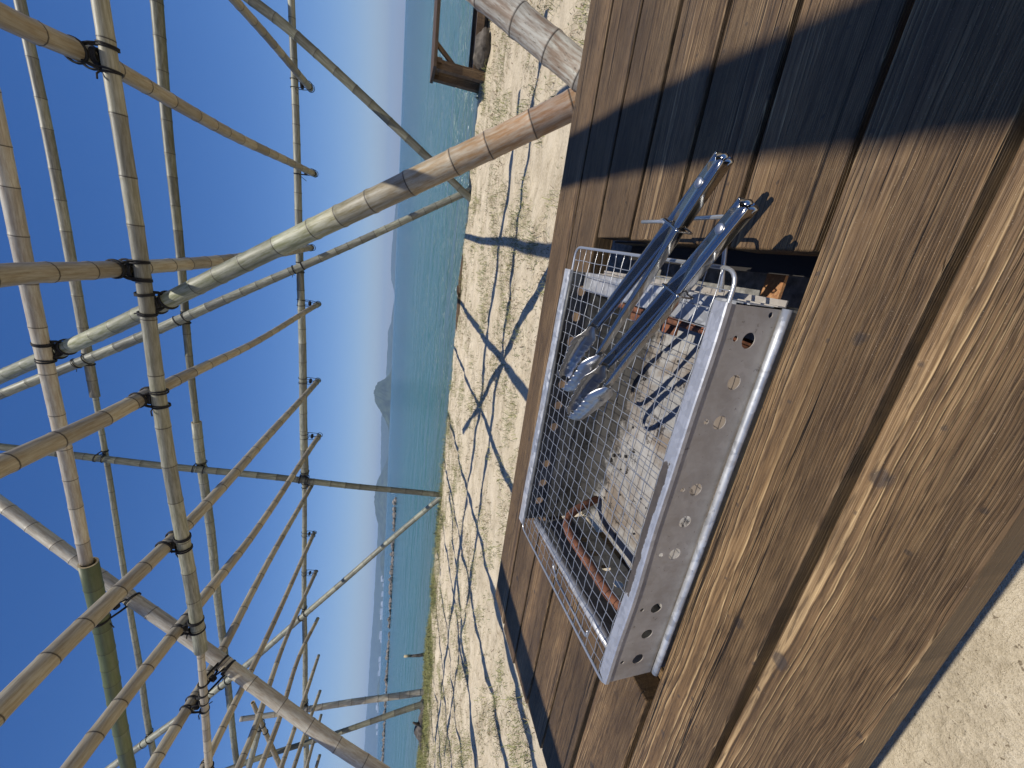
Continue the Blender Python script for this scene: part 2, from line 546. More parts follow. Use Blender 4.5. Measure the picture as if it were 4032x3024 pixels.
class Acc:
    def __init__(self):
        self.V, self.F = [], []

    def add(self, V, F):
        b = len(self.V)
        self.V += [tuple(v) for v in V]
        self.F += [tuple(i + b for i in f) for f in F]
        return self

    def build(self, name, mat, parent=None, smooth=False):
        return mk(name, self.V, self.F, mat, parent, smooth)


def round_path(corners, rad, seg=5, closed=True):
    out = []
    n = len(corners)
    for i, c in enumerate(corners):
        c = Vector(c)
        if not closed and i in (0, n - 1):
            out.append(c)
            continue
        a = (Vector(corners[i - 1]) - c).normalized()
        b = (Vector(corners[(i + 1) % n]) - c).normalized()
        p0, p1 = c + a * rad, c + b * rad
        for k in range(seg + 1):
            t = k / seg
            out.append(p0 * (1 - t) ** 2 + c * (2 * t * (1 - t)) + p1 * t ** 2)
    return out


def vnoise(x, y, seed=0):
    """value noise, numpy arrays in, 0..1 out"""
    x = np.asarray(x, dtype=float)
    y = np.asarray(y, dtype=float)
    xi = np.floor(x).astype(np.int64)
    yi = np.floor(y).astype(np.int64)
    xf, yf = x - xi, y - yi

    def h(a, b):
        n = (a * 374761393 + b * 668265263 + seed * 974711) & 0x7fffffff
        n = ((n ^ (n >> 13)) * 1274126177) & 0x7fffffff
        return ((n ^ (n >> 16)) & 0xffff) / 65535.0
    u = xf * xf * (3 - 2 * xf)
    v = yf * yf * (3 - 2 * yf)
    return (h(xi, yi) * (1 - u) + h(xi + 1, yi) * u) * (1 - v) + (h(xi, yi + 1) * (1 - u) + h(xi + 1, yi + 1) * u) * v


def fbm(x, y, oct=3, seed=0):
    s, a, t = 0.0, 0.5, 0.0
    for i in range(oct):
        s = s + a * vnoise(x * 2 ** i, y * 2 ** i, seed + i)
        t += a
        a *= 0.5
    return s / t


# ---------------------------------------------------------------- materials
M_wood = wood_mat("stained_wood")
M_wood_leg = wood_mat("stained_wood_leg", axis=2)
M_wood_dark = wood_mat("dark_wet_wood", (0.22, 0.15, 0.09), (0.11, 0.07, 0.04), (0.05, 0.03, 0.02), 0)
M_wood_cross = wood_mat("stained_wood_bearer", axis=1)
B_grey = bamboo_mat("grey_green_bamboo", (0.25, 0.265, 0.19), (0.33, 0.29, 0.205), 0.45, 0.25)
B_tan = bamboo_mat("tan_bamboo", (0.33, 0.285, 0.20), (0.42, 0.32, 0.185), 0.4, 0.25, 0.76)
B_pink = bamboo_mat("pale_dry_bamboo", (0.37, 0.33, 0.265), (0.45, 0.37, 0.28), 0.5, 0.3, 0.9)
B_green = bamboo_mat("fresh_green_bamboo", (0.125, 0.17, 0.06), (0.19, 0.20, 0.09), 0.06, 0.1)
B_olive = bamboo_mat("olive_bamboo", (0.135, 0.14, 0.085), (0.2, 0.185, 0.115), 0.25, 0.2)
B_leg = bamboo_mat("green_to_brown_bamboo", (0.225, 0.24, 0.125), (0.40, 0.20, 0.085), 0.42, 0.2, 0.86)
B_old = bamboo_mat("mottled_old_bamboo", (0.24, 0.225, 0.165), (0.30, 0.20, 0.14), 0.75, 0.9, 0.9, 0.6)
M_cut = plain("bamboo_cut_end", (0.46, 0.37, 0.22), 0.7)
M_hollow = plain("bamboo_hollow", (0.05, 0.035, 0.02), 0.9)
M_rope = plain("black_rope", (0.012, 0.012, 0.014), 0.7, 0, 0.3, 300, 0.3, 0.3)
M_galv = galv_mat("galvanised_steel")
M_panel = galv_mat("galvanised_panel", (0.43, 0.395, 0.35), (0.21, 0.17, 0.13), 0.6, 0.5, 0.5, 0.35)
M_rim = rim_mat()
M_ash = ash_mat("ash_covered_steel")
M_soot = soot_mat("sooty_steel")
M_sootl = soot_mat("grey_sooty_steel", (0.04, 0.038, 0.035), (0.17, 0.17, 0.165))
M_rust = rust_mat("rusty_steel")
M_rustp = rust_mat("orange_rust", (0.40, 0.19, 0.075), (0.20, 0.085, 0.04), (0.55, 0.35, 0.17), 0.5)
M_steel = steel_mat("stainless_steel")
M_satin = steel_mat("satin_steel", (0.52, 0.52, 0.52), 0.34)
M_wire = plain("zinc_wire", (0.50, 0.51, 0.52), 0.3, 0.7, 0.6)
M_black = plain("black_steel", (0.03, 0.027, 0.024), 0.6, 0.3)
M_conc = plain("rough_dark_concrete", (0.19, 0.185, 0.175), 0.95, 0, 0.2, 60, 0.35, 0.9)
M_sand = sand_mat()
M_sea = sea_mat()
M_rock = plain("wet_dark_rock", (0.085, 0.072, 0.058), 0.75, 0, 0.4, 9, 0.5, 0.8)
M_rockl = plain("weathered_rock", (0.16, 0.145, 0.13), 0.85, 0, 0.3, 3, 0.5, 0.8)
M_foam = plain("foam", (0.85, 0.87, 0.87), 0.6)
M_hill = plain("wooded_hillside", (0.05, 0.065, 0.04), 0.95, 0, 0.1, 0.012, 0.5)
M_bldg = plain("white_render", (0.82, 0.82, 0.8), 0.7)
M_roof = plain("grey_roof", (0.3, 0.3, 0.31), 0.7)

# ---------------------------------------------------------------- the setting: beach, sea, hills, haze
def shore_y(x):
    return 7.25 + 0.35 * (fbm(np.asarray(x) * 0.35 + 3.3, np.asarray(x) * 0 + 0.5, 3, 5) - 0.5) + 0.12 * (fbm(np.asarray(x) * 2.3, np.asarray(x) * 0 + 2.5, 2, 9) - 0.5)


def sand_z(x, y):
    x = np.asarray(x, dtype=float)
    y = np.asarray(y, dtype=float)
    z = -0.70 + 0.055 * (fbm(x * 1.1, y * 1.5, 3, 1) - 0.5) + 0.052 * (fbm(x * 3.3 + 9, y * 4.6, 2, 21) - 0.5) + 0.022 * (fbm(x * 9.5 + 2, y * 11.0, 2, 27) - 0.5)
    e = np.clip((y - shore_y(x)) / 0.42, 0, 1.6)
    z = z - 0.42 * np.power(e, 1.25)
    z = z - 0.07 * np.clip((x + 9.5) / -4.0, 0, 1)
    return z


xs = np.concatenate([np.linspace(-70, -20, 60), np.linspace(-19.8, -9, 150), np.linspace(-8.95, 4.0, 290), np.linspace(4.2, 40, 60)])
ys = np.concatenate([np.linspace(-40, -1.5, 40), np.linspace(-1.4, 2.0, 50), np.linspace(2.04, 8.2, 190)])
gx, gy = np.meshgrid(xs, ys)
gz = sand_z(gx, gy)
nx, ny = len(xs), len(ys)
V = np.stack([gx.ravel(), gy.ravel(), gz.ravel()], 1).tolist()
F = [(j * nx + i, j * nx + i + 1, (j + 1) * nx + i + 1, (j + 1) * nx + i) for j in range(ny - 1) for i in range(nx - 1)]
tag(mk("sand_beach", V, F, M_sand, smooth=True), "pale dry sand beach crossed by pole shadows down to the water's edge", None, None, "structure")

SEA_Z = -0.93
sx = [-14000, -3000, -600, -150, -40, 0, 40, 150, 600, 3000, 14000]
sy = [6.9, 12, 30, 80, 250, 800, 3000, 8000, 13500]
V = [(x, y, SEA_Z) for y in sy for x in sx]
n = len(sx)
F = [(j * n + i, j * n + i + 1, (j + 1) * n + i + 1, (j + 1) * n + i) for j in range(len(sy) - 1) for i in range(n - 1)]
tag(mk("sea", V, F, M_sea), "rippled blue green sea stretching to the horizon", None, None, "structure")


def hill(name, dist, prof, label, seed, wid=0.16):
    """prof: (tangent of azimuth from +y toward +x, tangent of height above eye)"""
    prof = sorted(prof)
    a = np.array([p[0] for p in prof])
    hgt = np.array([p[1] for p in prof])
    N = 110
    az = np.linspace(a[0], a[-1], N)
    top = np.interp(az, a, hgt) * dist
    rough = (fbm(az * 260, az * 0 + 1, 3, seed) - 0.5) * top.max() * 0.10
    top = np.maximum(top + rough * np.clip(top / (top.max() * 0.3 + 1e-6), 0, 1), 0) + 0.5
    top[0] = top[-1] = -2
    rows = 13
    V, F = [], []
    for j in range(rows):
        t = j / (rows - 1) * 2 - 1
        prof_t = max(0.0, 1 - abs(t) ** 1.4)
        for i in range(N):
            y = dist * (1 + wid * (t + 0.25 * (vnoise(az[i] * 90, j * 0.7, seed + 3) - 0.5) * (1 - abs(t))))
            zz = top[i] * prof_t * (1 + 0.18 * (vnoise(az[i] * 140 + 7, j * 1.3, seed + 5) - 0.5) * (abs(t) > 0.05)) - 1.5
            V.append((az[i] * dist, float(y), float(zz)))
    for j in range(rows - 1):
        for i in range(N - 1):
            F.append((j * N + i, j * N + i + 1, (j + 1) * N + i + 1, (j + 1) * N + i))
    return tag(mk(name, V, F, M_hill, smooth=True), label, None, None, "structure")

hill("hill", 9000, [(0.12, 0.0002), (0.08, 0.004), (0.044, 0.006), (0.0014, 0.0085), (-0.0356, 0.0107), (-0.0761, 0.0105), (-0.0997, 0.0091), (-0.1175, 0.0014), (-0.1227, 0.0)], "faint low headland on the horizon at the far right", 31)
hill("hill", 7500, [(-0.1683, 0.0026), (-0.1907, 0.0054), (-0.2093, 0.0054), (-0.2261, 0.0127), (-0.2656, 0.0121), (-0.3193, 0.013), (-0.3542, 0.0132), (-0.4038, 0.013), (-0.4482, 0.0195), (-0.4709, 0.0222), (-0.5597, 0.0206), (-0.6217, 0.0197), (-0.7159, 0.0131), (-0.761, 0.0047)], "long pale ridge behind the peaked island", 32)
hill("hill", 3900, [(-0.3354, 0.0011), (-0.3468, 0.0046), (-0.3534, 0.0107), (-0.361, 0.0231), (-0.37, 0.0355), (-0.383, 0.0409), (-0.3945, 0.0432), (-0.4133, 0.0409), (-0.4285, 0.0355), (-0.4424, 0.0274), (-0.4543, 0.0213), (-0.467, 0.0145), (-0.4784, 0.0062), (-0.4937, 0.0018), (-0.5015, 0)], "steep peaked island standing alone on the horizon", 33, 0.06)
hill("hill", 4600, [(-0.6223, 0), (-0.637, 0.0097), (-0.6618, 0.0249), (-0.6845, 0.0306), (-0.7085, 0.0342), (-0.7322, 0.0345), (-0.7571, 0.0332), (-0.7864, 0.0277), (-0.8118, 0.0214), (-0.8435, 0.0112), (-0.8603, 0.0041), (-0.8733, 0)], "broad rounded hill behind the near upright pole", 34, 0.1)
hill("hill", 5600, [(-0.7473, 0.0073), (-0.8025, 0.0216), (-0.9114, 0.0227), (-0.9696, 0.0252), (-1.0729, 0.0268), (-1.1864, 0.0284), (-1.2989, 0.0328), (-1.5152, 0.0391), (-1.6504, 0.0415), (-1.7921, 0.0458), (-1.8829, 0.0473), (-1.9935, 0.0413), (-2.2, 0.0473), (-2.4, 0.0482)], "long hazy mountain ridge above the white buildings", 35)
hill("hill", 3600, [(-0.9317, 0.0014), (-0.9407, 0.0086), (-0.9502, 0.0129), (-0.9754, 0.0123), (-0.9967, 0.0056), (-1.0151, 0)], "small dark headland low in front of the long ridge", 36, 0.05)
hill("hill", 3400, [(-1.5168, 0.0014), (-1.5349, 0.0079), (-1.5541, 0.0109), (-1.5888, 0.0084), (-1.6183, 0.0025)], "small dark knoll by the shore at the far left", 37, 0.04)

# haze: one closed box of pale air around everything
V, F = box_geo(-15000, 15000, -300, 14000, -3.0, 345)
hz = bpy.data.materials.new("haze_air")
hz.use_nodes = True
ht = hz.node_tree
for nd in list(ht.nodes):
    ht.nodes.remove(nd)
pv = ht.nodes.new("ShaderNodeVolumePrincipled")
pv.inputs["Color"].default_value = (0.46, 0.69, 1.0, 1)
pv.inputs["Density"].default_value = 0.0001
pv.inputs["Anisotropy"].default_value = 0.0
hout = ht.nodes.new("ShaderNodeOutputMaterial")
ht.links.new(pv.outputs[0], hout.inputs["Volume"])
tag(mk("haze", V, F, hz), "pale sea haze", None, None, "stuff")

# white buildings along the far shore
rb = random.Random(4)
spots = [(-0.948, 1), (-0.955, 0), (-1.027, 1), (-1.035, 1), (-1.06, 0), (-1.10, 1), (-1.14, 1), (-1.15, 0), (-1.175, 1), (-1.20, 1), (-1.276, 1), (-1.29, 1), (-1.31, 0),
         (-1.40, 1), (-1.428, 1), (-1.445, 0), (-1.47, 1), (-1.62, 1), (-1.651, 1), (-1.67, 0), (-1.76, 1), (-1.80, 0), (-2.0, 1), (-2.06, 1)]
looks = ["lone white block at the right end of the far shore", "low white shed beside the lone white block"]
for i, (ax, big) in enumerate(spots):
    D = 4300 if ax > -1.5 else 3900
    w, d, hh = (rb.uniform(45, 85), 30, rb.uniform(20, 36)) if big else (rb.uniform(30, 50), 25, rb.uniform(10, 16))
    t = thing("far_building", "tiny white building in the row along the far shore under the long ridge", "building", "white buildings along the far shore")
    x0 = ax * D
    zb = -1.2 + (8 if ax < -1.6 else 0)
    V, F = box_geo(x0 - w / 2, x0 + w / 2, D, D + d, zb, zb + hh)
    mk("wall", V, F, M_bldg, t)
    rv = [(x0 - w / 2 - 1, D - 1, zb + hh), (x0 + w / 2 + 1, D - 1, zb + hh), (x0 + w / 2 + 1, D + d + 1, zb + hh), (x0 - w / 2 - 1, D + d + 1, zb + hh),
          (x0 - w / 2, D + d / 2, zb + hh + 5), (x0 + w / 2, D + d / 2, zb + hh + 5)]
    mk("roof", rv, [(0, 1, 5, 4), (2, 3, 4, 5), (0, 4, 3), (1, 2, 5), (3, 2, 1, 0)], M_roof if i % 3 else M_bldg, t)

# breakwater of stones
rs = random.Random(8)
acc = Acc()
ico_bm = bmesh.new()
bmesh.ops.create_icosphere(ico_bm, subdivisions=1, radius=1)
ICO_V = [v.co.copy() for v in ico_bm.verts]
ICO_F = [tuple(v.index for v in f.verts) for f in ico_bm.faces]
ico_bm.free()


def stone(acc, x, y, z, sx, sy, sz, rnd):
    rot = Matrix.Rotation(rnd.uniform(0, 6.28), 3, 'Z') @ Matrix.Rotation(rnd.uniform(-.4, .4), 3, 'X')
    acc.add([Vector((x, y, z)) + rot @ Vector((v.x * sx * rnd.uniform(.75, 1.15), v.y * sy * rnd.uniform(.75, 1.15), v.z * sz * rnd.uniform(.7, 1.15))) for v in ICO_V], ICO_F)


x = -36.0
while x > -150:
    t = (x + 36) / -60
    for _ in range(2):
        stone(acc, x + rs.uniform(-.4, .4), 51 + 3 * t + rs.uniform(-.7, .7), SEA_Z + rs.uniform(-.1, .22), rs.uniform(.3, .8), rs.uniform(.3, .6), rs.uniform(.2, .5), rs)
    x -= rs.uniform(0.5, 1.5)
bw = thing("breakwater", "low line of dark stones lying out in the water on the left", "breakwater")
tag(acc.build("stones", M_rockl, bw), None, None, None, "stuff")

# leaning stake in the shallows
st = thing("stake", "short leaning wooden stake in the shallows at the left", "stake")
V, F = tube_geo([(-12.70, 9.05, -1.25), (-12.76, 9.05, -0.75), (-12.68, 9.05, -0.27)], [0.055, 0.05, 0.03], 9)
mk("shaft", V, F, M_rock, st, True)
V, F = tube_geo([(-12.70, 9.05, -0.46), (-12.68, 9.05, -0.262)], [0.042, 0.036], 9)
mk("pale_top", V, F, M_cut, st, True)

# ---------------------------------------------------------------- bamboo pergola
def smooth_path(P, step=0.12):
    """Catmull-Rom through (x,y,z,r)"""
    P = [np.array(p) for p in P]
    Q = [2 * P[0] - P[1]] + P + [2 * P[-1] - P[-2]]
    out = []
    for i in range(1, len(Q) - 2):
        a, b, c, d = Q[i - 1], Q[i], Q[i + 1], Q[i + 2]
        L = np.linalg.norm((c - b)[:3])
        n = max(2, int(L / step))
        # centripetal-like tangents, limited
        la, lc = np.linalg.norm((b - a)[:3]), np.linalg.norm((d - c)[:3])
        m1 = (c - a) / (la + L) * L
        m2 = (d - b) / (lc + L) * L
        for k in range(n):
            t = k / n
            out.append((2 * t**3 - 3 * t**2 + 1) * b + (t**3 - 2 * t**2 + t) * m1 + (-2 * t**3 + 3 * t**2) * c + (t**3 - t**2) * m2)
    out.append(P[-1])
    return out


PATHS = {}


def bamboo(key, name, P, mat, parent, seed, age=(0, 0), gap=0.30, sides=18, wob=0.006):
    rnd = random.Random(seed)
    path = smooth_path(P)
    pos = np.array([p[:3] for p in path])
    rad = np.array([p[3] for p in path])
    seg = np.linalg.norm(np.diff(pos, axis=0), axis=1)
    s = np.concatenate([[0], np.cumsum(seg)])
    L = s[-1]
    PATHS[key] = (pos, rad)
    nodes = []
    q = rnd.uniform(0.05, gap)
    while q < L - 0.02:
        nodes.append(q)
        q += gap * rnd.uniform(0.8, 1.2) * (0.85 + 0.3 * q / L)
    ring = []      # (s, scale, node, toneindex)
    ring.append((0.0, 1.0, 0.0, 0))
    for i, q in enumerate(nodes):
        k = 1.0
        for ds, sc, nd in ((-0.035, 0.985, 0), (-0.012, 1.015, 0), (-0.0045, 1.045, 0.15), (-0.002, 1.04, 1.0), (0.0025, 1.01, 1.0), (0.0045, 1.035, 0.1), (0.010, 1.02, 0), (0.030, 0.985, 0)):
            ss = q + ds
            if ring[-1][0] + 1e-4 < ss < L:
                ring.append((ss, sc, nd, i if ds < 0 else i + 1))
        nxt = nodes[i + 1] if i + 1 < len(nodes) else L
        if nxt - q > 0.14:
            ring.append(((q + nxt) / 2, 0.985, 0, i + 1))
    ring.append((L, 1.0, 0, len(nodes)))
    ring.sort(key=lambda r: r[0])
    tones = [rnd.random() for _ in range(len(nodes) + 2)]
    ph1, ph2 = rnd.uniform(0, 6.28), rnd.uniform(0, 6.28)
    V, F, UV, tone, node, ages = [], [], [], [], [], []
    u = None
    S = sides
    for i, (ss, sc, nd, ti) in enumerate(ring):
        p = Vector([np.interp(ss, s, pos[:, j]) for j in range(3)])
        e = min(L, ss + 0.05)
        e0 = max(0, ss - 0.05)
        d = Vector([np.interp(e, s, pos[:, j]) - np.interp(e0, s, pos[:, j]) for j in range(3)]).normalized()
        if u is None:
            _, u, w = frame_of(d)
        u = (u - d * u.dot(d)).normalized()
        w = d.cross(u)
        r = float(np.interp(ss, s, rad)) * sc
        p = p + u * (wob * math.sin(ss * 2.3 + ph1)) + w * (wob * math.sin(ss * 1.7 + ph2))
        for k in range(S):
            a = 2 * math.pi * k / S
            V.append(p + (u * math.cos(a) + w * math.sin(a)) * r)
            tone.append(tones[ti])
            node.append(nd)
            ages.append(min(1, max(0, age[0] + (age[1] - age[0]) * ss / L)))
    n = len(ring)
    for i in range(n - 1):
        for k in range(S):
            k2 = (k + 1) % S
            F.append((i * S + k, i * S + k2, (i + 1) * S + k2, (i + 1) * S + k))
            for uu, vv in ((k, i), (k + 1, i), (k + 1, i + 1), (k, i + 1)):
                UV.append((uu / S, ring[vv][0]))
    midx = [0] * len(F)
    # open cut ends: pale wall ring, dark hollow
    for end in (0, n - 1):
        b = len(V)
        c = sum((V[end * S + k] for k in range(S)), Vector()) / S
        q2 = V[min(end + 1, n - 1) * S] if end == 0 else V[(end - 1) * S]
        inward = (sum((V[(1 if end == 0 else n - 2) * S + k] for k in range(S)), Vector()) / S - c).normalized()
        for f_, off in ((0.78, 0.0), (0.74, 0.05)):
            for k in range(S):
                V.append(c + (V[end * S + k] - c) * f_ + inward * off)
                tone.append(0.5); node.append(0.0); ages.append(0)
        V.append(c + inward * 0.05)
        tone.append(0.5); node.append(1.0); ages.append(0)
        for k in range(S):
            k2 = (k + 1) % S
            o1, o2 = (k, k2) if end else (k2, k)
            for quad, mi in (((end * S + o1, end * S + o2, b + o2, b + o1), 1), ((b + o1, b + o2, b + S + o2, b + S + o1), 1), ((b + S + o1, b + S + o2, b + 2 * S), 2)):
                F.append(quad)
                midx.append(mi)
                UV += [(0, 0)] * len(quad)
    o = mk(name, V, F, mat, parent, True, mats=[mat, M_cut, M_hollow], midx=midx, uv=UV, attrs={"tone": tone, "node": node, "age": ages})
    o.data.polygons.foreach_set("use_smooth", [m == 0 for m in midx])
    return o


POLES = {
    'beam_main': [(2.600,3.313,2.060,0.040), (1.024,3.330,2.092,0.041), (-1.542,3.357,2.144,0.048), (-4.142,3.370,2.167,0.056)],
    'beam_thin': [(-4.072,3.371,2.169,0.032), (-6.142,3.450,2.320,0.038), (-8.000,3.522,2.455,0.040)],
    'beam_second': [(2.400,3.771,2.925,0.052), (-0.152,3.841,3.056,0.051), (-1.795,3.886,3.141,0.049), (-3.503,3.955,3.271,0.049)],
    'beam_green': [(-3.442,3.936,3.237,0.074), (-6.897,4.075,3.498,0.070), (-9.000,4.160,3.658,0.070)],
    'mid_a': [(4.000,7.290,3.405,0.072), (2.396,7.290,3.466,0.069), (-0.075,7.290,3.560,0.059), (-3.559,7.290,3.673,0.048)],
    'mid_b': [(-3.520,7.290,3.665,0.075), (-6.527,7.290,3.699,0.072), (-13.077,7.290,3.827,0.064), (-14.000,7.290,3.845,0.064)],
    'top_a': [(4.000,7.290,4.795,0.053), (2.032,7.290,4.831,0.054), (-0.284,7.290,4.873,0.060), (-3.074,7.290,4.979,0.063)],
    'top_b': [(-3.004,7.290,4.961,0.037), (-6.746,7.290,5.143,0.044), (-12.541,7.290,5.426,0.061), (-14.000,7.290,5.497,0.063)],
    'eave_a': [(4.000,7.290,1.923,0.044), (2.807,7.290,1.927,0.045), (0.183,7.290,1.935,0.054), (-4.646,7.290,2.003,0.070)],
    'eave_b': [(-4.599,7.290,2.014,0.042), (-8.361,7.290,2.134,0.051), (-13.884,7.290,2.272,0.067), (-15.000,7.290,2.300,0.068)],
    'leg_far1': [(0.939,7.150,-0.800,0.057), (0.850,7.150,-0.651,0.057), (-0.420,7.150,1.479,0.059), (-1.911,7.150,4.022,0.076), (-3.026,7.150,6.001,0.068), (-3.533,7.150,6.900,0.067)],
    'leg_far2': [(-5.212,7.150,-0.800,0.058), (-5.174,7.150,-0.599,0.058), (-4.327,7.150,3.971,0.060), (-3.896,7.150,6.188,0.056), (-3.757,7.150,6.900,0.056)],
    'leg_far3': [(-5.099,7.150,-0.800,0.055), (-5.269,7.150,-0.639,0.055), (-8.113,7.150,2.048,0.062), (-9.875,7.150,3.731,0.073), (-11.918,7.150,6.034,0.078), (-12.686,7.150,6.900,0.079)],
    'leg_far4': [(0.702,7.050,-0.800,0.057), (0.810,7.050,-0.630,0.057), (1.225,7.050,0.020,0.060), (2.377,7.050,1.886,0.065), (2.601,7.050,2.352,0.066), (4.067,7.050,5.400,0.066)],
    'leg_near1': [(0.995,1.927,-0.800,0.071), (0.743,2.156,-0.368,0.070), (0.277,2.578,0.428,0.068), (-0.365,3.149,1.505,0.059), (-1.683,4.368,3.806,0.055), (-1.766,4.444,3.950,0.055)],
    'leg_near2': [(0.519,1.757,-0.800,0.072), (0.832,2.016,-0.311,0.071), (1.075,2.218,0.069,0.069), (3.527,4.248,3.900,0.068)],
    'leg_near3': [(-3.314,5.002,4.700,0.061), (-3.393,4.925,4.554,0.061), (-4.317,4.028,2.863,0.068), (-5.219,3.135,1.177,0.073), (-5.572,2.725,0.403,0.076), (-6.120,2.087,-0.800,0.077)],
    'leg_left1': [(-11.539,7.150,-0.950,0.083), (-11.535,7.150,-0.891,0.083), (-11.303,7.150,2.062,0.068), (-11.191,7.150,3.565,0.053)],
    'leg_left2': [(-11.617,6.950,-0.950,0.078), (-11.647,6.950,-0.803,0.078), (-12.089,6.950,1.351,0.061), (-12.430,6.950,3.306,0.060), (-12.531,6.950,3.658,0.061), (-12.914,6.950,5.000,0.061)],
    'leg_left3': [(-9.940,6.650,3.073,0.040), (-12.434,6.650,2.656,0.054), (-13.000,6.650,2.561,0.054)],
    'leg_left4': [(-10.902,6.750,3.023,0.065), (-12.336,6.750,3.357,0.067), (-13.500,6.750,3.627,0.068)],
    'rafter_A0': [(1.853,7.300,1.724,0.048), (1.861,5.196,1.969,0.045), (1.815,-1.000,2.750,0.054)],
    'rafter_A': [(0.736,7.300,1.699,0.045), (0.710,5.411,1.965,0.050), (0.755,3.532,2.207,0.054), (0.727,2.924,2.299,0.057), (0.790,1.600,2.490,0.062), (0.855,0.300,2.670,0.071), (0.810,-1.200,2.900,0.076)],
    'rafter_B': [(-0.365,7.300,1.765,0.044), (-0.456,4.948,2.041,0.055), (-0.462,3.716,2.196,0.052), (-0.464,3.022,2.284,0.057), (-0.460,2.609,2.337,0.058), (-0.560,1.500,2.480,0.067), (-0.660,0.400,2.630,0.070), (-0.700,-1.200,2.850,0.075)],
    'rafter_C': [(-1.275,7.300,1.692,0.040), (-1.395,5.012,1.994,0.037), (-1.414,3.537,2.230,0.049), (-1.429,3.006,2.309,0.056), (-1.425,2.414,2.411,0.057), (-1.476,-1.000,2.948,0.067)],
    'rafter_D': [(-2.676,7.300,1.732,0.043), (-2.766,4.882,2.049,0.050), (-2.804,3.460,2.256,0.054), (-2.810,2.502,2.421,0.062), (-2.816,2.090,2.486,0.064), (-2.891,-1.000,2.943,0.075)],
    'rafter_E': [(-3.797,7.300,1.727,0.044), (-3.820,4.674,2.061,0.043), (-3.807,3.757,2.214,0.054), (-3.787,3.018,2.354,0.055), (-3.772,2.345,2.472,0.062), (-3.739,-1.000,3.001,0.072)],
    'rafter_F': [(-4.904,7.300,1.899,0.039), (-4.962,4.878,2.198,0.046), (-4.991,3.875,2.311,0.051), (-4.996,2.965,2.460,0.056), (-5.044,-1.000,3.051,0.065)],
    'rafter_G': [(-6.081,7.300,1.874,0.038), (-6.107,6.074,2.030,0.039), (-6.141,4.627,2.206,0.041), (-6.153,3.657,2.355,0.046), (-6.223,-1.000,3.028,0.055)],
    'rafter_H': [(-7.119,7.300,1.871,0.038), (-7.139,5.753,2.106,0.037), (-7.189,4.367,2.218,0.047), (-7.193,3.989,2.277,0.049), (-7.271,-1.000,2.999,0.058)],
    'rafter_I': [(-8.496,7.300,1.867,0.037), (-8.487,6.391,2.082,0.041), (-8.525,5.299,2.168,0.044), (-8.533,4.659,2.269,0.049), (-8.620,-1.000,3.097,0.058)],
    'rafter_J': [(-9.695,7.300,1.868,0.033), (-9.705,6.619,1.972,0.041), (-9.720,5.710,2.103,0.042), (-9.727,5.236,2.171,0.047), (-9.836,-1.000,3.044,0.055)],
    'rafter_K': [(-10.945,7.300,1.873,0.037), (-10.947,6.695,1.997,0.041), (-10.958,5.845,2.136,0.045), (-11.063,-1.000,3.157,0.054)],
    'rafter_L': [(-11.853,7.300,1.857,0.035), (-11.867,6.458,1.980,0.038), (-11.997,-1.000,3.031,0.046)],
    'rafter_M': [(-13.483,7.300,1.927,0.041), (-13.486,7.050,1.972,0.040), (-13.604,-1.000,3.237,0.048)],
}
pergola = thing("bamboo_pergola", "lashed bamboo pergola frame without a roof, over the table and reaching to the shore", "pergola")
SPEC = {  # name, material, age from, age to, node gap
    'beam_main': ("beam", B_grey, 0.75, 0.1, 0.36), 'beam_thin': ("beam", B_pink, 0.2, 0.9, 0.24),
    'beam_second': ("beam", B_pink, 0.1, 0.9, 0.33), 'beam_green': ("beam", B_green, 0.0, 0.3, 0.33),
    'mid_a': ("purlin", B_olive, 0.2, 0.6, 0.36), 'mid_b': ("purlin", B_grey, 0.3, 0.0, 0.33),
    'top_a': ("purlin", B_grey, 0.3, 0.9, 0.40), 'top_b': ("purlin", B_grey, 0.1, 0.3, 0.33),
    'eave_a': ("purlin", B_grey, 0.2, 0.1, 0.30), 'eave_b': ("purlin", B_grey, 0.2, 0.4, 0.27),
    'leg_far1': ("leg", B_grey, 0.2, 0.2, 0.27), 'leg_far2': ("leg", B_olive, 0.3, 0.1, 0.34),
    'leg_far3': ("leg", B_grey, 0.0, 0.2, 0.28), 'leg_far4': ("leg", B_olive, 0.4, 0.1, 0.30),
    'leg_near1': ("leg", B_leg, 1.4, -2.2, 0.27), 'leg_near2': ("leg", B_old, 0.9, 0.2, 0.19),
    'leg_near3': ("leg", B_pink, 0.2, 0.6, 0.36), 'leg_left1': ("leg", B_pink, 0.3, 0.2, 0.33),
    'leg_left2': ("leg", B_olive, 0.7, 0.2, 0.33), 'leg_left3': ("brace", B_tan, 0.5, 0.5, 0.3), 'leg_left4': ("brace", B_grey, 0.3, 0.3, 0.3)}
PART_LABEL = {'leg_near1': "thick bamboo leg, brown at its foot and green higher up, crossing the middle", 'leg_near2': "thickest mottled old bamboo leg rising at the far right of the table",
              'beam_green': "fresh dark green bamboo beam with a pale cut end", 'leg_near3': "thick pale bamboo leg slanting across the lower left",
              'leg_far2': "olive bamboo leg, almost upright at the shore", 'beam_main': "thick grey green beam under the near ends of the rafters"}
for i, (key, P) in enumerate(POLES.items()):
    if key in SPEC:
        nm, m, a0, a1, gp = SPEC[key]
    else:
        nm, m, a0, a1, gp = "rafter", B_tan, (0.55, 0.2, 0.75, 0.4)[i % 4], (0.3, 0.6, 0.2)[i % 3], 0.27
    o = bamboo(key, nm, P, m, pergola, 100 + i, (a0, a1), gp, 20 if 'near' in key or 'beam' in key else 14)
    if key in PART_LABEL:
        o["label"] = PART_LABEL[key]


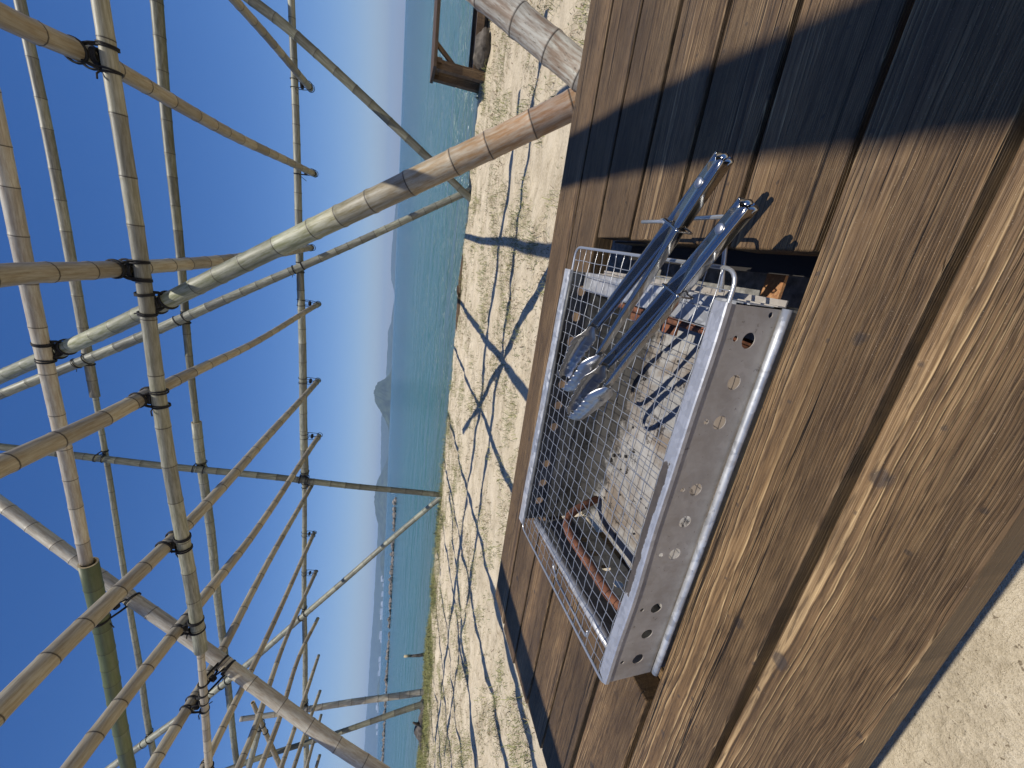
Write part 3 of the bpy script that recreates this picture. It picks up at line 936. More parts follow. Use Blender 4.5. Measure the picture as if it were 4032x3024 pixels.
# lashings of black rope where poles cross
def closest(a, b):
    pa, ra = PATHS[a]
    pb, rb_ = PATHS[b]
    d = np.linalg.norm(pa[:, None, :] - pb[None, :, :], axis=2)
    i, j = np.unravel_index(np.argmin(d), d.shape)
    best = None
    for ii in range(max(0, i - 1), min(len(pa) - 1, i + 1)):
        for jj in range(max(0, j - 1), min(len(pb) - 1, j + 1)):
            p, q = pa[ii], pb[jj]
            u, v = pa[ii + 1] - p, pb[jj + 1] - q
            w = p - q
            A, B, C_, D, E = u @ u, u @ v, v @ v, u @ w, v @ w
            den = A * C_ - B * B
            s = min(1, max(0, (B * E - C_ * D) / den if abs(den) > 1e-9 else 0))
            t = min(1, max(0, (B * s + E) / C_))
            dist = np.linalg.norm(p + u * s - q - v * t)
            if best is None or dist < best[0]:
                best = (dist, p + u * s, q + v * t, u / np.linalg.norm(u), v / np.linalg.norm(v), ra[ii], rb_[jj])
    return best


def ring_pts(c, ax, r, n=20, tilt=None):
    d, u, w = frame_of(ax)
    if tilt is not None:
        d = (d + tilt).normalized()
        d, u, w = frame_of(d)
    return [c + u * (math.cos(2 * math.pi * k / n) * r) + w * (math.sin(2 * math.pi * k / n) * r) for k in range(n)]


def lash(a, b, seed, maxgap=0.16, turns=2, rope=0.0065):
    r = closest(a, b)
    if r is None or r[0] > r[5] + r[6] + maxgap:
        return None
    dist, pa, pb, ua, ub, ra, rb_ = r
    pa, pb, ua, ub = Vector(pa), Vector(pb), Vector(ua), Vector(ub)
    rnd = random.Random(seed)
    acc = Acc()
    sn = max(0.5, abs(ua.cross(ub).length))
    for (p, ax, rr, oth) in ((pa, ua, ra, rb_), (pb, ub, rb_, ra)):
        for sg in (-1, 1):
            for k in range(turns):
                off = sg * (oth / sn * 0.80 + 0.012 + k * rope * 1.9)
                c = p + ax * off
                tl = Vector((rnd.uniform(-.10, .10), rnd.uniform(-.10, .10), rnd.uniform(-.10, .10)))
                acc.add(*tube_geo(ring_pts(c, ax, rr * 1.02 + rope * 0.75, 20, tl), rope, 5, True))
    nrm = (pb - pa)
    if nrm.length > 1e-4:
        nrm.normalize()
        mid = (pa + nrm * ra + pb - nrm * rb_) / 2
        # strands running round both poles at their four corners
        for sa in (-1, 1):
            for sb in (-1, 1):
                for k in range(turns):
                    c0 = pa + ua * sa * (rb_ / sn * 0.8 + 0.012 + k * rope * 1.9) + ub * sb * ra * 0.75
                    c1 = pb + ua * sa * (rb_ / sn * 0.62) + ub * sb * (ra / sn * 0.8 + 0.012 + k * rope * 1.9)
                    acc.add(*tube_geo([c0 + nrm * ra * 0.35, (c0 + c1) / 2 + ua * sa * 0.006, c1 - nrm * rb_ * 0.35], rope, 5))
        for k in range(3):
            acc.add(*tube_geo(ring_pts(mid + nrm * (k - 1) * rope * 1.8, nrm, min(ra, rb_) * 0.95, 16), rope * 1.1, 5, True))
        # knot and loose ends
        kn = pa + ua * (rb_ * 1.05) + ub * ra * 0.6 + nrm * ra * 0.6
        acc.add([kn + v * rope * 2.4 for v in ICO_V], ICO_F)
        for q in range(2):
            d1 = (ua * rnd.uniform(-.3, 1) + ub * rnd.uniform(-.6, .9) + nrm * rnd.uniform(-.6, .4) + Vector((0, 0, rnd.uniform(-.2, .5)))).normalized()
            ln = rnd.uniform(0.05, 0.13)
            acc.add(*tube_geo([kn, kn + d1 * ln * 0.5 + Vector((0, 0, .01)), kn + d1 * ln + Vector((rnd.uniform(-.02, .02), 0, -.012))], rope * 0.8, 5))
    return acc.build("lashing", M_rope, pergola, True)


rafters = [k for k in POLES if k.startswith('rafter')]
beams = ['beam_main', 'beam_thin', 'beam_second', 'beam_green']
farh = ['eave_a', 'eave_b', 'mid_a', 'mid_b', 'top_a', 'top_b']
sd = 0
for a in rafters:
    for b in ('beam_main', 'beam_thin', 'eave_a', 'eave_b'):
        sd += 1
        lash(b, a, sd, 0.16, 1 if b[0] == 'e' else 2, 0.005 if b[0] == 'e' else 0.0065)
for a in ('leg_near1', 'leg_near2', 'leg_near3'):
    for b in beams:
        sd += 1
        lash(b, a, sd, 0.2)
for a in ('leg_far1', 'leg_far2', 'leg_far3', 'leg_far4', 'leg_left1', 'leg_left2'):
    for b in farh:
        sd += 1
        lash(a, b, sd, 0.12, 2, 0.0052)
for a, b in (('beam_thin', 'leg_near3'), ('leg_left3', 'leg_left4')):
    sd += 1
    lash(a, b, sd, 0.2)

# ---------------------------------------------------------------- the picnic table
table = thing("picnic_table", "heavy brown stained plank table with a grill sunk into its top", "table")
TH = 0.05
rows = [(.124, .2235, -1.31), (.2315, .3435, -1.325), (.3530, .475, -1.335), (.4850, .607, -1.33), (.6155, .734, -1.345), (.7435, .8775, -1.355), (.8875, 1.025, -1.377), (1.035, 1.17, -1.366)]
XR = 0.98
HX0, HX1 = -0.712, 0.052
for i, (y0, y1, xl) in enumerate(rows):
    spans = [(xl, HX0 - 0.003 * (i % 2)), (HX1 + (0.885 - y0) * 0.022 - 0.007, XR)] if 2 <= i <= 5 else [(xl, XR)]
    if 2 <= i <= 5:
        spans[1] = (0.045 + 0.018 * ((y0 + y1) / 2 - .348) / .535, XR)
    for j, (a, b) in enumerate(spans):
        bevel_box("plank", (b - a, y1 - y0, TH), M_wood, table, 0.0034, 3, ((a + b) / 2, (y0 + y1) / 2, -TH / 2 + 0.0007 * ((i * 7 + j * 3) % 4 - 2)), None, 0.0012, i * 3 + j)
for x in (-1.10, 0.56):
    for y in (.20, 1.09):
        bevel_box("leg", (0.10, 0.10, 0.68), M_wood_leg, table, 0.005, 2, (x, y, -0.051 - 0.34))
    bevel_box("bearer", (0.075, 1.0, 0.085), M_wood_cross, table, 0.004, 2, (x + 0.09, .647, -0.0515 - .0425))
    bevel_box("stretcher", (0.07, 0.79, 0.08), M_wood_cross, table, 0.004, 2, (x, .645, -0.50))
bevel_box("bearer", (0.045, 0.15, 0.08), M_wood_cross, table, 0.004, 2, (HX0 - 0.005, .385, -0.0515 - .04))
# black steel angle under the cut plank ends
V, F = box_geo(0.056, 0.060, .349, .884, -0.105, -0.0515)
acc = Acc().add(V, F)
acc.add(*box_geo(0.024, 0.0555, .349, .884, -0.105, -0.101))
acc.build("steel_angle", M_black, table)

# ---------------------------------------------------------------- concrete hearth and rusty bar under the opening
hearth = thing("concrete_hearth", "rough dark concrete hearth slab in the shade under the grill opening", "hearth")
bevel_box("slab", (1.05, 0.95, 0.09), M_conc, hearth, 0.008, 2, (-0.28, 0.80, -0.265))
for x in (-0.6, 0.05):
    bevel_box("block", (0.19, 0.6, 0.405), M_conc, hearth, 0.008, 2, (x, 0.80, -0.5125))
acc = Acc().add(*box_geo(-0.35, 0.062, .493, .527, -0.150, -0.144))
acc.add(*box_geo(-0.35, 0.062, .5215, .5265, -0.180, -0.1505))
tag(acc.build("rusty_bar", M_rustp), "flat rusty orange steel bar lying under the right end of the grill", "bar")

# ---------------------------------------------------------------- charcoal grill
grill = thing("charcoal_grill", "long galvanised charcoal grill box with vent holes, set in the table opening", "grill")


def lerp(a, b, t):
    return a + (b - a) * t


def holed_sheet(name, cells, x_a, x_b, z_a, z_b, place, mat, parent, thick=0.0014, n=20):
    """sheet in a 2D (s, z) frame with round holes, built as cells; place(s, z, depth) gives the 3D point"""
    V, F = [], []

    def P(s, z, dep):
        V.append(place(s, z, dep))
        return len(V) - 1
    for dep in (0.0, thick):
        def quad(s0, s1, z0, z1):
            if s1 - s0 > 1e-5 and z1 - z0 > 1e-5:
                F.append((P(s0, z0, dep), P(s1, z0, dep), P(s1, z1, dep), P(s0, z1, dep)))
        cur = x_a
        for (s0, s1, holes) in cells:
            quad(cur, s0, z_a, z_b)
            zc = z_a
            for (hs, hz_, hr) in sorted(holes, key=lambda q: q[1]):
                zl, zh = hz_ - hr * 1.3, hz_ + hr * 1.3
                quad(s0, s1, zc, zl)
                ci, co = [], []
                for k in range(n):
                    a = 2 * math.pi * k / n
                    dx, dz = math.cos(a), math.sin(a)
                    ci.append((hs + dx * hr, hz_ + dz * hr))
                    tx = ((s1 - hs) if dx > 0 else (hs - s0)) / max(abs(dx), 1e-9)
                    tz = (zh - hz_) / max(abs(dz), 1e-9)
                    t = min(tx, tz)
                    co.append((hs + dx * t, hz_ + dz * t))
                for k in range(n):
                    k2 = (k + 1) % n
                    poly = [P(*ci[k], dep), P(*co[k], dep)]
                    # corner point between two outer samples on different sides
                    a0, a1 = co[k], co[k2]
                    if abs(a0[0] - a1[0]) > 1e-6 and abs(a0[1] - a1[1]) > 1e-6:
                        cx_ = s1 if math.cos(2 * math.pi * (k + .5) / n) > 0 else s0
                        cz_ = zh if math.sin(2 * math.pi * (k + .5) / n) > 0 else zl
                        poly.append(P(cx_, cz_, dep))
                    poly += [P(*co[k2], dep), P(*ci[k2], dep)]
                    F.append(tuple(poly))
                    if dep == 0.0:
                        F.append((P(*ci[k], 0), P(*ci[k2], 0), P(*ci[k2], thick), P(*ci[k], thick)))
                zc = zh
            quad(s0, s1, zc, z_b)
            cur = s1
        quad(cur, x_b, z_a, z_b)
    return mk(name, V, F, mat, parent)


big = [-0.606, -0.549, -0.492, -0.386, -0.329, -0.275, -0.171, -0.115, -0.061]
small = {-0.606: .071, -0.492: .068, -0.386: .066, -0.275: .064, -0.171: .064, -0.061: .0625}
cells = []
for b in big:
    hs = [(b, .041, .0102)]
    if b in small:
        hs.append((b + 0.001, small[b], .0037))
    cells.append((b - .014, b + .014, hs))
cells.append((-0.0345, -0.0235, [(-0.028, .019, .0036)]))


def front_place(s, z, d):
    t = (s + 0.655) / 0.635
    return (s - (0.0035 * z / .09 if s < -0.6 else 0), 0.3605 + d * 0.8 + 0.0012 * math.sin(s * 17), z * lerp(1.0, .955, t))


holed_sheet("front_panel", cells, -0.648, -0.0205, 0.004, 0.0915, front_place, M_panel, grill)
# folded rim along the top of the front panel
acc = Acc()
N = 26
sec = [(0.3585, 0.0865), (0.3588, 0.0925), (0.3605, 0.0940), (0.3790, 0.0932), (0.3815, 0.0918), (0.3825, 0.0860)]
V, F = [], []
for i in range(N + 1):
    t = i / N
    x = lerp(-0.6525, -0.0195, t)
    for (y, z) in sec:
        V.append((x + (y - .36) * (.12 if i == 0 else 0), y + 0.0012 * math.sin(x * 17), (z - .0045) * lerp(1.0, .955, t) + .0045 + 0.0006 * math.sin(x * 31)))
m = len(sec)
F = [(i * m + k, (i + 1) * m + k, (i + 1) * m + k + 1, i * m + k + 1) for i in range(N) for k in range(m - 1)]
F += [tuple(range(m)), tuple(N * m + k for k in reversed(range(m)))]
mk("front_rim", V, F, M_rim, grill)
# rolled lip under the front panel that rests on the plank edge
V, F = tube_geo([(lerp(-0.637, -0.0185, i / 12), 0.3525, 0.0045 + 0.0004 * math.sin(i)) for i in range(13)], 0.0058, 10)
mk("support_lip", V, F, M_galv, grill, True)
acc = Acc()
for x0, x1 in ((-0.637, -0.019),):
    acc.add(*box_geo(x0, x1, .3585, .3600, -0.06, 0.0035))
acc.build("lower_skirt", M_galv, grill)
# far panel with its row of holes
far_b = [-0.633, -0.575, -0.514, -0.404, -0.343, -0.286, -0.177, -0.118, -0.059]
cells = [(b - .015, b + .015, [(b, .048, .0112)]) for b in sorted(far_b)]


def far_place(s, z, d):
    return (s, 0.812 + d + 0.018 * ((-s) / 0.68) - 0.004, z)


holed_sheet("far_panel", cells, -0.692, -0.0185, -0.078, 0.088, far_place, M_soot, grill)
V, F = [], []
sec = [(-0.006, 0.083), (-0.006, 0.0885), (0.0, 0.0905), (0.019, 0.0905), (0.0205, 0.0885), (0.0205, 0.083)]
for i in range(N + 1):
    s = lerp(-0.703, -0.0165, i / N)
    yb = 0.8065 + 0.018 * ((-s) / 0.68)
    for (y, z) in sec:
        V.append((s, yb + y, z + 0.0005 * math.sin(s * 40)))
F = [(i * m + k, (i + 1) * m + k, (i + 1) * m + k + 1, i * m + k + 1) for i in range(N) for k in range(m - 1)]
F += [tuple(range(m)), tuple(N * m + k for k in reversed(range(m)))]
mk("far_rim", V, F, M_galv, grill)
# inner rail below the far rim
V, F = tube_geo([(lerp(-0.675, -0.025, i / 10), 0.798 + 0.018 * (-lerp(-0.675, -0.025, i / 10) / .68), 0.083) for i in range(11)], 0.0035, 6)
mk("grate_rail", V, F, M_sootl, grill, True)
# fire bed: trough floor curved up to both long sides
prof = [(.3625, -.005), (.364, -.045), (.370, -.075), (.385, -.093), (.41, -.100), (.56, -.101), (.70, -.100), (.755, -.098), (.785, -.092), (.801, -.082), (.8085, -.070)]
V, F = [], []
NX = 40
rz = random.Random(12)
for i in range(NX + 1):
    t = i / NX
    for k, (y, z) in enumerate(prof):
        x = lerp(lerp(-0.640, -0.672, (y - .36) / .45), -0.0215, t)
        yy = y + 0.018 * (-x / .68) * ((y - .36) / .45)
        V.append((x, yy, z + 0.002 * math.sin(x * 21 + y * 9) + (0.0015 * rz.uniform(-1, 1) if 2 < k < 8 else 0)))
m2 = len(prof)
F = [(i * m2 + k, (i + 1) * m2 + k, (i + 1) * m2 + k + 1, i * m2 + k + 1) for i in range(NX) for k in range(m2 - 1)]
mk("fire_bed", V, F, M_ash, grill, True)
# loose charcoal crumbs on the fire bed
acc = Acc()
rc = random.Random(21)
for i in range(60):
    y = .79 - .37 * rc.random() ** 2.2
    x = rc.uniform(-.60, -.06)
    q = rc.uniform(.0018, .006) * (1.3 if y > .7 else 0.8)
    stone(acc, x, y, -.0985 + (.004 if y > .77 else 0) + q * .3, q, q * rc.uniform(.5, 1), q * rc.uniform(.5, .9), rc)
tag(acc.build("charcoal_crumbs", M_black, grill), None, None, None, "stuff")
# end walls
cells = [(s - .016, s + .016, [(s, -.053, .0115)]) for s in (.500, .557, .611, .664, .72)]


def left_place(s, z, d):
    return (-0.643 - d - 0.052 * (s - .36) / .45 + (z + .05) * -0.05, s, z)


holed_sheet("end_wall", cells, .364, .822, -.101, 0.052, left_place, M_sootl, grill)


def right_place(s, z, d):
    return (-0.0205 + d, s, z)


cells = [(s - .016, s + .016, [(s, -.045, .0115)]) for s in (.47, .525, .58, .635, .69)]
holed_sheet("end_wall", cells, .364, .812, -.101, 0.048, right_place, M_soot, grill)
V, F = tube_geo([(-0.6445, .392, .053), (-0.652, .48, .055), (-0.664, .62, .056), (-0.672, .735, .057), (-0.68, .80, .056)], 0.0095, 10)
mk("rolled_end_rim", V, F, M_galv, grill, True)
acc = Acc().add(*box_geo(-0.056, -0.0185, .3845, .802, 0.0485, 0.0500))
acc.add(*box_geo(-0.0195, -0.0180, .3660, .802, 0.0100, 0.0480))
acc.add(*box_geo(-0.0570, -0.0555, .3845, .802, 0.0380, 0.0484))
acc.build("end_flange", M_galv, grill)
acc = Acc().add(*box_geo(-0.0180, -0.0090, .3600, .812, -0.0015, 0.0005)).add(*box_geo(-0.0180, -0.0165, .3600, .812, 0.0005, 0.012))
acc.build("end_flange", M_panel, grill)
# rusty rods just inside both ends
pth = round_path([(-0.585, .755, -0.085), (-0.610, .722, 0.036), (-0.597, .42, 0.030), (-0.575, .392, -0.07)], 0.075, 10, False)
tube("rusty_rod", pth, 0.0098, M_rust, grill, 10)
pth = round_path([(-0.085, .74, -0.075), (-0.066, .705, 0.022), (-0.066, .425, 0.022), (-0.085, .40, -0.07)], 0.03, 6, False)
tube("rusty_rod", pth, 0.0075, M_rust, grill, 10)
for y in (.46, .56, .665):
    V, F = box_geo(-0.095, -0.058, y - .017, y + .017, -0.012, -0.006)
    mk("rusty_bracket", V, F, M_rust, grill)

# ---------------------------------------------------------------- cooking net
net = thing("cooking_net", "zinc wire cooking net lying across the grill rims", "grill net")
FR, NR, NL, FL = Vector((.031, .8075, .080)), Vector((.017, .3655, .080)), Vector((-.678, .3705, .0805)), Vector((-.7275, .8345, .0795))
RW = 0.0008


def net_pt(a, b, dz=0.0):
    """a 0..1 left to right, b 0..1 near to far"""
    p = (NL * (1 - a) + NR * a) * (1 - b) + (FL * (1 - a) + FR * a) * b
    p.z += dz - 0.0035 * math.sin(math.pi * a) * math.sin(math.pi * b)
    return p


fr_pts = round_path([NL, NR, FR, FL], 0.022, 6, True)
dense = []
for i, p in enumerate(fr_pts):
    q = fr_pts[(i + 1) % len(fr_pts)]
    k = max(1, int((q - p).length / 0.03))
    dense += [p.lerp(q, j / k) for j in range(k)]
tube("frame", dense, 0.0027, M_wire, net, 8, True)
NA, NB = 29, 18
for j in range(1, NB):
    b = j / NB
    pts = []
    for i in range(NA * 4 + 1):
        a = i / (NA * 4)
        pts.append(net_pt(0.003 + a * 0.994, b + 0.0006 * math.sin(i * 0.37 + j), 0.0008 * math.cos(math.pi * (i / 4 + j))))
    tube("wire", pts, RW * 0.9, M_wire, net, 5)
for i in range(1, NA):
    a = i / NA
    pts = []
    for j in range(NB * 4 + 1):
        b = j / (NB * 4)
        pts.append(net_pt(a + 0.0006 * math.sin(j * 0.37 + i), 0.004 + b * 0.992, -0.0008 * math.cos(math.pi * (j / 4 + i))))
    tube("wire", pts, RW * 0.9, M_wire, net, 5)
pth = round_path([(-0.012, .522, .076), (.028, .522, .075), (.074, .530, .074), (.075, .588, .075)], 0.006, 3, False)
tube("handle", pth, 0.0028, M_wire, net, 7)
pth = round_path([(-0.010, .386, .076), (.030, .398, .075), (.076, .414, .073), (.076, .540, .074)], 0.008, 3, False)
tube("handle", pth, 0.0028, M_wire, net, 7)
pth = round_path([(-.66, .46, .074), (-.70, .475, .060), (-.71, .63, .060), (-.67, .635, .074)], 0.012, 4, False)
tube("handle", pth, 0.0026, M_wire, net, 7)

# ---------------------------------------------------------------- tongs
def make_tongs(label, hinge, tip, spread, ring_at, ring_tilt, zh, zt, flip=1):
    t = thing("tongs", label, "tongs", "stainless steel tongs lying on the grill net")
    H, T = Vector((*hinge, zh)), Vector((*tip, zt))
    ax = (T - H)
    L = ax.length
    ax.normalize()
    lat = Vector((0, 0, 1)).cross(ax).normalized()      # towards the viewer's left of the axis
    up = ax.cross(lat)

    def pt(s, o, z):
        return H + ax * s + lat * o + up * z
    for sg, hgt in ((1, 0.0205), (-1, 0.0180)):
        # arm: U channel, web outside, flanges turned inwards
        V, F = [], []
        S0 = L * 0.70
        NS = 30
        for i in range(NS + 1):
            s = S0 * i / NS
            u = s / L
            o = sg * (0.0125 + (spread - 0.0125) * (u / 0.70) ** 1.3)
            fl = lerp(0.0205, 0.0075, min(1, max(0, (u - 0.16) / 0.10)) ** 0.8)
            if s < 0.014:
                fl = max(0.004, 0.0205 * math.sqrt(max(0.02, 1 - ((0.014 - s) / 0.014) ** 2)))
            hh = hgt / 2 * lerp(1.0, 0.86, u / 0.7)
            if u > 0.60:
                fl *= lerp(1.0, 0.5, (u - .6) / .1)
            zz = 0.0012 if sg > 0 else -0.0004
            for (q, z) in ((fl, hh), (0.0045, hh + 0.0004), (0.0018, hh - 0.0002), (0.0004, hh - 0.0018), (0, hh - 0.004), (0.0, -hh + 0.004), (0.0004, -hh + 0.0018), (0.0018, -hh + 0.0002), (0.0045, -hh - .0004), (min(fl, .009), -hh)):
                V.append(pt(s, o - sg * (q + (hh - z) / (2 * hh) * 0.0055), z + zz))
        m = 10
        for i in range(NS):
            for k in range(m - 1):
                F.append((i * m + k, (i + 1) * m + k, (i + 1) * m + k + 1, i * m + k + 1))
        o_ = mk("arm", V, F, M_steel, t, True)
        md = o_.modifiers.new("thick", 'SOLIDIFY')
        md.thickness = 0.0009
        # head: scalloped shell
        V, F = [], []
        NS2, NT2 = 56, 18
        S1 = L
        for i in range(NS2 + 1):
            u = i / NS2
            s = lerp(S0, S1, u)
            if u < 0.25:
                q = u / 0.25
                hh = lerp(0.0078, 0.0240, q * q * (3 - 2 * q))
            else:
                hh = lerp(0.0240, 0.0155, (u - .25) / .75)
            if u > 0.93:
                hh *= 1 - 0.25 * ((u - .93) / .07) ** 2
            scal = 0.0
            if u > 0.25:
                scal = abs(math.sin((u - .25) / .75 * 6.0 * math.pi)) ** 0.6
                hh = hh * (0.86 + 0.19 * scal)
            oc = sg * (spread + 0.003 * math.sin(math.pi * min(1, u * 1.2)) - (0.006 * u * u))
            for k in range(NT2 + 1):
                v = k / NT2 * 2 - 1
                curl = 0.0085 * abs(v) ** 2.2 * min(1, u / .18 + .35)
                rib = 0.0
                if 0.22 < u < 0.86:
                    rib = 0.0022 * max(0, 1 - max(0, (abs(v) - .26) / .10)) * min(1, (u - .22) / .03, (.86 - u) / .03)
                tipc = 0.010 * max(0, (u - .86) / .14) ** 2
                V.append(pt(s, oc - sg * (curl + tipc) + sg * rib, v * hh))
        w = NT2 + 1
        for i in range(NS2):
            for k in range(NT2):
                F.append((i * w + k, (i + 1) * w + k, (i + 1) * w + k + 1, i * w + k + 1))
        o_ = mk("head", V, F, M_satin, t, True)
        md = o_.modifiers.new("thick", 'SOLIDIFY')
        md.thickness = 0.0009
    # hinge rivet
    V, F = [], []
    for i, (r, z) in enumerate(((0.0062, 0.0), (0.0060, 0.0009), (0.0046, 0.0018), (0.0024, 0.0023))):
        for k in range(16):
            a = 2 * math.pi * k / 16
            V.append(pt(0.032 + r * math.cos(a), -0.001 + r * math.sin(a), 0.0205 / 2 + 0.0013 + z))
    for i in range(3):
        for k in range(16):
            k2 = (k + 1) % 16
            F.append((i * 16 + k, i * 16 + k2, (i + 1) * 16 + k2, (i + 1) * 16 + k))
    F.append(tuple(48 + k for k in range(16)))
    mk("rivet", V, F, M_satin, t, True)
    # rounded end tabs of the hinge
    for sg in (1, -1):
        V, F = [], []
        for i in range(7):
            ph = math.pi / 2 * i / 6
            for k in range(9):
                th = math.pi * k / 8 - math.pi / 2
                V.append(pt(0.004 - 0.0065 * math.sin(ph) * math.cos(th * .6), sg * 0.0058 + 0.0045 * math.sin(th), -0.0005 + 0.0075 * math.cos(ph) * (0.35 + 0.65 * math.cos(th)) - 0.004))
        for i in range(6):
            for k in range(8):
                F.append((i * 9 + k, i * 9 + k + 1, (i + 1) * 9 + k + 1, (i + 1) * 9 + k))
        o_ = mk("end_tab", V, F, M_steel, t, True)
        md = o_.modifiers.new("thick", 'SOLIDIFY')
        md.thickness = 0.0009
    # locking ring of wire round both arms
    so = 0.0125 + (spread - 0.0125) * (ring_at / L / 0.70) ** 1.3 + 0.0022
    zz = 0.0125
    c = [pt(ring_at - ring_tilt, so, zz), pt(ring_at + ring_tilt, -so, zz), pt(ring_at + ring_tilt, -so, -zz), pt(ring_at - ring_tilt, so, -zz)]
    tube("locking_ring", round_path(c, 0.004, 4, True), 0.0013, M_steel, t, 7, True)
    return t


make_tongs("open stainless tongs lying nearest the sea, their handle end in the big shadow", (.133, .412), (-.236, .681), .035, 0.088, 0.004, .100, .1075)
make_tongs("nearly closed stainless tongs lying nearest the perforated front panel", (.081, .359), (-.282, .625), .0245, 0.122, 0.006, .099, .1075)

# ---------------------------------------------------------------- second table at the shore, rocks, driftwood
t2 = thing("picnic_table", "second plank table standing at the water's edge on the right", "table")
for k in range(5):
    bevel_box("plank", (1.9, 0.125, 0.045), M_wood_dark, t2, 0.004, 1, (2.26 + .95, 6.60 + k * .135, 0.0305), None, 0.001, 40 + k)
for (x, y, tx) in ((2.33, 6.68, 0), (2.33, 7.10, 0), (3.9, 6.68, 0), (3.9, 7.10, 0)):
    bevel_box("leg", (0.115, 0.115, 0.86), M_wood_leg, t2, 0.006, 2, (x, y, -0.425))
for y in (6.68, 7.10):
    bevel_box("brace", (0.055, 0.05, 0.36), M_wood_leg, t2, 0.004, 1, (2.475, y, -0.105), (0, math.radians(38), 0))
    bevel_box("stretcher", (1.5, 0.06, 0.11), M_wood_dark, t2, 0.004, 1, (3.11, y, -0.555))
bevel_box("bearer", (0.06, 0.62, 0.07), M_wood_leg, t2, 0.004, 1, (2.36, 6.88, -0.028))


def rock(x, y, z, a, b, c, label, mat, seed):
    rnd = random.Random(seed)
    bm = bmesh.new()
    bmesh.ops.create_icosphere(bm, subdivisions=3, radius=1)
    off = Vector((rnd.uniform(0, 50), rnd.uniform(0, 50), 0))
    for v in bm.verts:
        p = v.co
        d = 1 + 0.55 * (float(fbm(p.x * 1.6 + off.x, p.y * 1.6 + p.z * 2.1 + off.y, 3, seed)) - .5)
        v.co = Vector((p.x * a * d, p.y * b * d, p.z * c * d))
    me = bpy.data.meshes.new("rock")
    bm.to_mesh(me)
    bm.free()
    me.materials.append(mat)
    o = bpy.data.objects.new("rock", me)
    o.location = (x, y, z)
    COL.objects.link(o)
    return tag(o, label, "rock", "rocks at the water's edge")


rock(2.62, 6.62, -.62, .24, .15, .13, "dark brown rock under the second table by the water", M_rock, 3)
rock(3.05, 6.95, -.64, .20, .16, .11, "smaller rock behind the dark brown rock under the second table", M_rock, 5)
rock(-11.75, 6.95, -.72, .16, .14, .13, "small dark rock beside the foot of the far left poles", M_rock, 8)
rock(-13.5, 7.35, -.74, .32, .2, .17, "large dark rock at the far left end of the shore", M_rock, 11)
lg = thing("driftwood_log", "grey driftwood log half sunk at the water's edge between the rafters' shadows", "driftwood")
V, F = tube_geo([(-1.9, 7.16, -.735), (-1.3, 7.2, -.715), (-.6, 7.22, -.71), (-.15, 7.3, -.73)], [.035, .05, .055, .04], 10)
mk("trunk", V, F, M_wood_dark, lg, True)
V, F = tube_geo([(-.9, 7.2, -.69), (-.8, 7.12, -.64), (-.68, 7.05, -.62)], [.025, .018, .01], 7)
mk("branch_stub", V, F, M_wood_dark, lg, True)
lg = thing("driftwood_log", "dark driftwood stump among the weed at the far left", "driftwood")
V, F = tube_geo([(-13.4, 6.85, -.76), (-12.9, 6.92, -.70), (-12.3, 6.98, -.68), (-11.95, 7.0, -.72)], [.07, .10, .09, .06], 10)
mk("trunk", V, F, M_rock, lg, True)
V, F = tube_geo([(-12.5, 6.95, -.65), (-12.35, 6.9, -.52), (-12.3, 6.92, -.44)], [.05, .035, .02], 7)
mk("branch_stub", V, F, M_rock, lg, True)

# ---------------------------------------------------------------- dry weed and grass on the sand
rg = np.random.default_rng(7)


def strands(name, n, cols, dens, lmin, lmax, wmin, wmax, lift, seed, xr=(-17, 3.6), yr=(1.3, 7.35)):
    rg = np.random.default_rng(seed)
    X = rg.uniform(*xr, n * 6)
    Y = rg.uniform(*yr, n * 6)
    keep = rg.random(n * 6) < dens(X, Y)
    X, Y = X[keep][:n], Y[keep][:n]
    X = X + rg.normal(0, .03, len(X))
    Z = sand_z(X, Y)
    V, F, mi = [], [], []
    k = 5
    for i in range(len(X)):
        a = rg.uniform(0, 6.28)
        L = rg.uniform(lmin, lmax)
        w = rg.uniform(wmin, wmax)
        turn = rg.normal(0, 1.1)
        rise = rg.uniform(0, lift)
        p = np.array([X[i], Y[i], Z[i] - .004])
        b = len(V)
        for j in range(k):
            t = j / (k - 1)
            dx, dy = math.cos(a + turn * t), math.sin(a + turn * t)
            ww = w * (1 - .75 * t)
            V.append((p[0] - dy * ww, p[1] + dx * ww, p[2] + ww * .5))
            V.append((p[0] + dy * ww, p[1] - dx * ww, p[2]))
            p = p + np.array([dx, dy, 0]) * L / (k - 1)
            p[2] = Z[i] + .003 + rise * L * math.sin(math.pi * min(1, t * 1.25 + .2)) * (1.0)
        for j in range(k - 1):
            F.append((b + 2 * j, b + 2 * j + 1, b + 2 * j + 3, b + 2 * j + 2))
            mi.append(0)
        c = int(rg.integers(0, len(cols)))
        mi[-(k - 1):] = [c] * (k - 1)
    o = mk(name, V, F, None, None, True, mats=cols, midx=mi)
    return tag(o, None, None, None, "stuff")


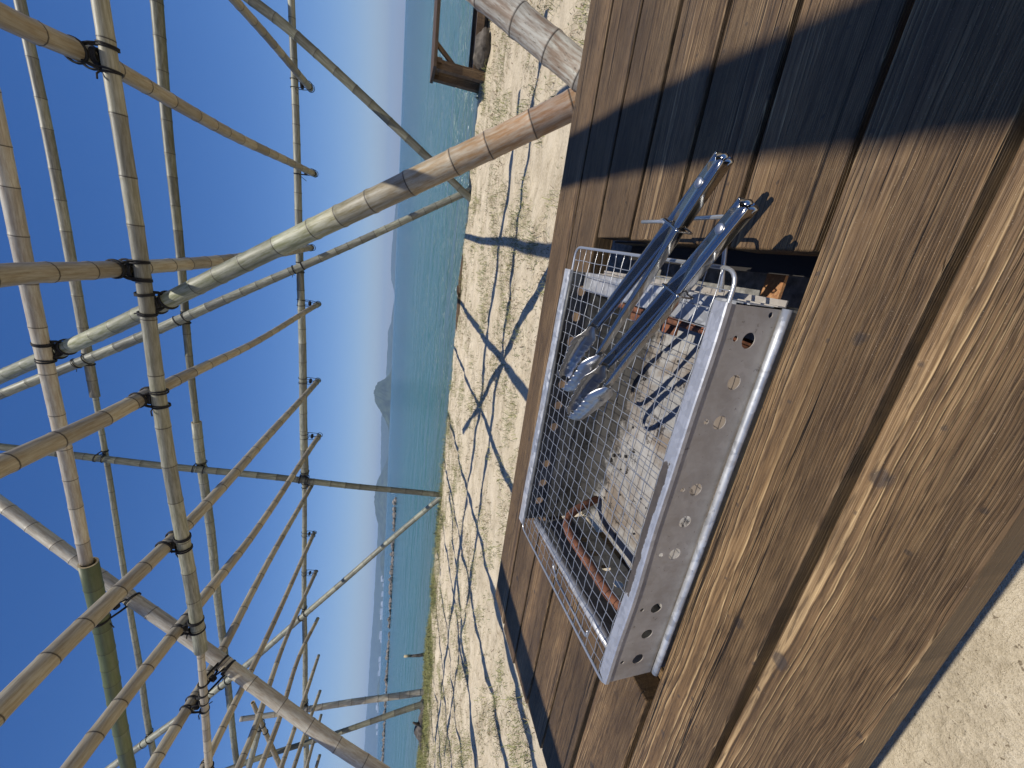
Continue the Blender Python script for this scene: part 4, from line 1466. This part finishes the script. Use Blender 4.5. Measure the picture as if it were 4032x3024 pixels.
G_green = plain("weed_green", (0.11, 0.13, 0.04), 0.7)
G_olive = plain("weed_olive", (0.16, 0.15, 0.06), 0.75)
G_dry = plain("weed_dry", (0.22, 0.17, 0.085), 0.8)
G_brown = plain("weed_brown", (0.12, 0.075, 0.04), 0.8)
G_yel = plain("weed_yellow", (0.27, 0.27, 0.09), 0.75)


def d_sparse(X, Y):
    c = fbm(X * 1.7, Y * 2.2, 3, 77)
    return np.clip((c - .40) * 4.0, 0.04, 1) * np.where(Y < 1.6, .6, 1)


def d_shore(X, Y):
    e = shore_y(X) - Y
    left = np.clip((-X - 3.5) / 6.0, 0.0, 1)
    c = fbm(X * 1.3, Y * 2.0, 3, 55)
    return np.clip(1.25 - e / (.15 + 1.1 * left), 0, 1) * (0.06 + .94 * left) * np.clip((c - .25) * 3, 0, 1) * (e > -.1)


o = strands("dry_weed", 36000, [G_dry, G_olive, G_brown, G_green], d_sparse, .03, .10, .0016, .0036, .4, 1)
o["label"] = "thin strands of dried weed and sparse grass scattered over the sand"
o = strands("shore_grass", 26000, [G_yel, G_green, G_olive], d_shore, .05, .15, .002, .0045, .75, 2, (-17, -3.5), (5.6, 7.4))
o["label"] = "dense yellow green weed along the left part of the waterline"


def d_clump(X, Y):
    c = fbm(X * 3.1 + 4, Y * 3.6, 2, 91)
    return np.clip((c - .58) * 7, 0, 1)


o = strands("grass_tufts", 22000, [G_green, G_olive, G_yel], d_clump, .04, .11, .0016, .0032, .75, 3)
o["label"] = "small tufts of green grass growing in the sand"
# foam along the left waterline
V, F = [], []
N = 90
for i in range(N + 1):
    x = lerp(-14.5, -7.2, i / N)
    y = float(shore_y(x)) + .235 + .05 * float(fbm(x * 2.2, 7.5, 2, 13))
    w = .02 + .045 * float(fbm(x * 3.1, 1.5, 2, 17))
    V += [(x, y - w, SEA_Z + .012), (x, y + w, SEA_Z + .012)]
F = [(2 * i, 2 * i + 2, 2 * i + 3, 2 * i + 1) for i in range(N)]
tag(mk("foam_line", V, F, M_foam, smooth=True), "thin white line of foam on the left waterline", None, None, "stuff")
